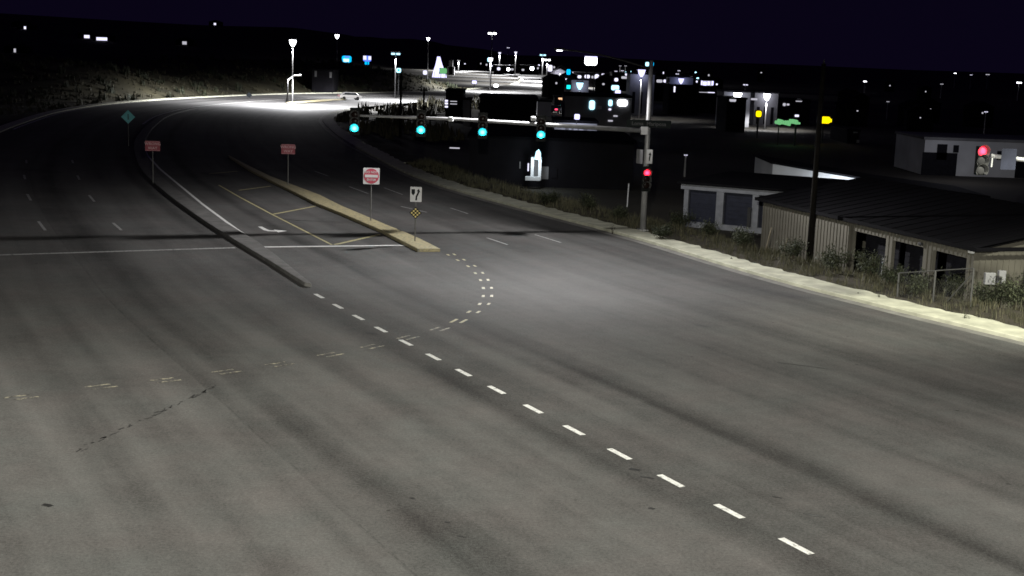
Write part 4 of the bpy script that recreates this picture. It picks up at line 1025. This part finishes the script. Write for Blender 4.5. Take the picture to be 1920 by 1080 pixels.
shops('flat roofed building with pale lit front right of the flood lamps', 1462, 1520, 186, 230, [(1468, 193, 1473, 199, DIM), (1475, 194, 1480, 198, DIM), (1492, 186, 1504, 191, DIM)])  # last pane glows in place of light on the roof
shops('low building with glowing strips for a lit roof edge right of the mast', 1305, 1348, 170, 270, [(1311, 172.2, 1328, 174, DIM), (1327, 171.8, 1340, 174.6, MID)])  # glowing panes stand in for light along the roof edge
shops('low annexe with glowing panes for a lit wall below the left flood lamp', 1364, 1400, 183, 200, [(1368, 184, 1380, 191, DIM), (1408, 184, 1420, 188, DIM)])  # glowing panes stand in for light on the wall
shops('building with amber lit canopy left of the shop building', 1040, 1080, 181, 262, [(1047, 182, 1058, 187, AMBER), (1053, 186, 1067, 188, AMBER)])
shops('faint house far on the dark plain left of the pale building', 1590, 1612, 243, 180, [(1600, 245, 1608, 250, 'sign_grey'), (1606, 262, 1611, 268, 'sign_grey')])
shops('grey roofed hut on top of the far bank', 585, 624, 130, 300, [(590, 133, 594, 144, 'sign_grey'), (618, 135, 622, 146, 'sign_grey')], 'dark_wall')
# houses on the dark hill at left, each with a lamp or window
for x, y, w_, mm, lab in [(36, 49, 3, MID, 'left of two hillside houses with a light at far upper left'), (47, 53, 4, MID, 'right of two hillside houses with a light at far upper left'), (163, 70, 10, MID, 'hillside house with a short lit strip'), (191, 74.5, 20, MID, 'hillside building with the widest bright front'), (403, 45, 4, MID, 'lone hillside house highest above the far bend'), (28, 97, 4, DIM, 'hillside house with a dim lamp at the left edge'), (346, 82, 8, DIM, 'hillside house with a faint low light')]:
    p = hill_hit(x, y + 3); T = thing('hillside_house', (p.x, p.y, p.z - 1), 0, lab, 'house', 'houses on the dark hill'); k = p.y / FPX
    bw = max(9, w_ * k * 1.2)
    MB().box((-bw / 2, 0, 0), (bw / 2, 7, 3.6)).build('wall', 'dark_wall', T); MB().prism([(-bw / 2 - 0.4, 3.6), (bw / 2 + 0.4, 3.6), (0, 5.0)][::-1], -0.4, 7.4).build('roof', 'dark_roof', T)
    MB().box((-w_ * k / 2, -0.12, 1.4), (w_ * k / 2, -0.02, 1.4 + (1.5 if w_ > 4 else 1.5))).build('lit_window', mm, T)
def washed(lab, x0, x1, y0, dist, lx, ly, energy, c, mat='grey_wall'):  # building front and light added to imitate glow around a town lamp
    T, w, h = block(lab, x0, x1, y0, dist, 8, mat)
    l = bpy.data.lights.new('wall_light', 'POINT'); l.energy = energy; l.color = c; l.shadow_soft_size = 0.4
    o = bpy.data.objects.new('wall_light', l); col.objects.link(o); o.parent = T; o.location = at(lx, ly, dist - 1.3) - Vector(T.location)
    d = MB().cbox(o.location + Vector((0, 0.75, 0.25)), (0.5, 1.0, 0.14)).build('wall_lamp', 'dark_steel', T)  # lamp body added for the extra light
    for k in range(3):
        a = w * (0.12 + 0.3 * k); MB().box((a, -0.05, 0.3), (a + w * 0.12, -0.003, h * 0.55)).build('door', 'dark_wall', T)
    return T
washed('added pale wall with its own light, for glow behind the left flood lamp', 1358, 1408, 170, 216, 1384, 181, 230, (0.82, 0.84, 1.0))
washed('added pale wall with its own light, for glow behind the right flood lamp', 1416, 1460, 172, 224, 1438, 182, 200, (0.88, 0.88, 1.0))
washed('added wall lit violet for glow behind the glaring lamp left of the mast', 1182, 1228, 137, 250, 1203, 140, 160, (0.62, 0.66, 1.0))
washed('added wall lit blue for glow behind the tall oval lamp', 1072, 1104, 148, 262, 1087, 162, 160, (0.7, 0.75, 1.0))
washed('added low wall lit blue for glow in the row right of the mast', 1256, 1300, 143, 312, 1278, 151, 160, (0.5, 0.55, 1.0))
rt = random.Random(51); HOUSES = []
def town_house(x, y, dist, w, h, mm):
    p = at(x, y, dist); k = dist / FPX; z0 = -0.42 + hill(p.x, p.y)
    T = thing('town_house', (p.x, p.y, z0), rt.uniform(-0.3, 0.3), '', 'house', 'small lit houses of the far town')
    bw = max(4.0, w * k * 2.2); ht = max(2.6, p.z - z0 + 1.0)
    MB().box((-bw / 2, 0.06, 0), (bw / 2, 5, ht)).build('wall', 'dark_wall', T); MB().prism([(-bw / 2 - 0.3, ht), (bw / 2 + 0.3, ht), (0, ht + 1.1)][::-1], -0.2, 5.3).build('roof', 'dark_roof', T)
    MB().prism([(a, p.z - z0 + b) for a, b in rrect(w * k, h * k, 0.45 * min(w, h) * k)], -0.03, 0.055).build('lit_window', mm, T)
    HOUSES.append((x, T, {'lamp_dim': 'faint', 'lamp_mid': 'white', 'lamp_violet': 'violet', 'lamp_ice': 'cyan'}[mm.name]))
for _ in range(34):
    x = rt.uniform(1040, 1345); y = 128 + abs(rt.gauss(0, 16)) + (x - 1040) * 0.03
    hor = 105 + (x - 960) * 0.035; d = max(190, min(700, 6.2 * FPX / max(y - hor, 10)))
    town_house(x, y, d, rt.uniform(2.2, 5), rt.uniform(2.2, 4.6), rt.choice((DIM, DIM, MID, MID, VIOLET, ICE)))
for _ in range(16):
    x = rt.uniform(870, 1060); y = rt.uniform(119, 130); town_house(x, y, rt.uniform(860, 1000), rt.uniform(2, 4), rt.uniform(2, 4), rt.choice((DIM, DIM, MID)))
for _ in range(16):
    x = rt.uniform(1250, 1900); hor = 105 + (x - 960) * 0.035; y = hor + rt.uniform(14, 90); d = 7.5 * FPX / (y - hor)
    if 1350 < x < 1560 and y > 150: continue
    town_house(x, y, min(800, d), rt.uniform(2, 3.2), rt.uniform(2, 3), DIM)
HOUSES.sort(key=lambda q: q[0])
for k, (x, T, c) in enumerate(HOUSES):
    n = k + 1; suf = 'th' if 10 <= n % 100 <= 20 else {1: 'st', 2: 'nd', 3: 'rd'}.get(n % 10, 'th')
    T['label'] = 'dark gabled house with one %s window, %d%s from left among the small far houses' % (c, n, suf)
# far green signal
p = at(1066, 163, 262); T = thing('far_signal', (p.x, p.y, -0.42), 0, 'small far green traffic signal right of the loop bend', 'traffic signal')
MB().tube([(0, 0.2, 0), (0, 0.2, p.z + 1.6)], 0.1, 8).build('pole', 'dark_steel', T); MB().box((-0.45, -0.1, p.z - 0.3), (0.45, 0.12, p.z + 2.0)).build('housing', 'black_housing', T)
MB().cbox((0, -0.14, p.z + 0.42), (0.72, 0.06, 0.72)).build('lens', SIG_FAR, T, bevel=0.1)
# dark poles before the bright far road
for x, y0, y1, lab in [(751, 137, 212, 'slim dark pole left of the pair before the far road'), (794, 163, 224, 'thick dark pole at the left end of the black shed'), (1401, 290, 330, 'short dark pole')][:2]:
    d = 160.0; p = at(x, y1, d); q = at(x, y0, d)
    T = thing('utility_pole', (p.x, d, -0.42), 0, lab, 'utility pole', 'dark utility poles'); h = q.z + 0.42
    MB().tube([(0, 0, -0.3), (0, 0, h)], [0.17, 0.10], 8).build('pole', 'wood_pole', T); MB().box((-0.45, -0.05, h - 0.5), (0.45, 0.05, h - 0.4)).build('crossarm', 'wood_pole', T)
# roadside scrub beside the far junction
r4 = random.Random(77); sp = []
for _ in range(260):
    s = r4.uniform(150, 300); o = r4.uniform(2.5, 16)
    sp.append((on_road(s, right_edge(s) + o, -0.4), r4.uniform(0.5, 1.5)))
tag(tufts('roadside_scrub', sp, 'far_brush', 1.3, 12, 0.16, 78), 'scrub along the near side of the far junction', 'brush')
# cars
def car(loc, rz, lab, paint, tail):
    T = thing('car', loc, rz, lab, 'car')
    MB().prism([(-2.2, 0.35), (2.2, 0.35), (2.25, 0.75), (1.6, 0.92), (1.0, 1.42), (-1.1, 1.45), (-1.9, 0.98), (-2.25, 0.9)][::-1], -0.88, 0.88).build('body', paint, T, bevel=0.08)
    MB().prism([(1.45, 0.95), (0.98, 1.36), (-1.08, 1.38), (-1.75, 0.99)], -0.895, 0.895).build('side_window', 'car_glass', T)
    for x in (-1.35, 1.35):
        for y in (-0.82, 0.82): MB().tube([(x, y - 0.1, 0.33), (x, y + 0.1, 0.33)], 0.33, 14).build('wheel', 'tyre', T)
    for y in (-0.6, 0.6): MB().cbox((-2.24, y, 0.78), (0.08, 0.5, 0.26)).build('tail_lamp', tail, T)
    return T
p = at(1041, 206, 245); car((p.x, p.y, -0.42), R_(78), 'dark car with lit red tail lamps beyond the black block', 'car_paint', TAIL)
p = ground(656, 187, 0); car((p.x, p.y, 0.0), R_(20), 'pale car standing at the far junction', 'pale_car_paint', 'sign_dark_red')
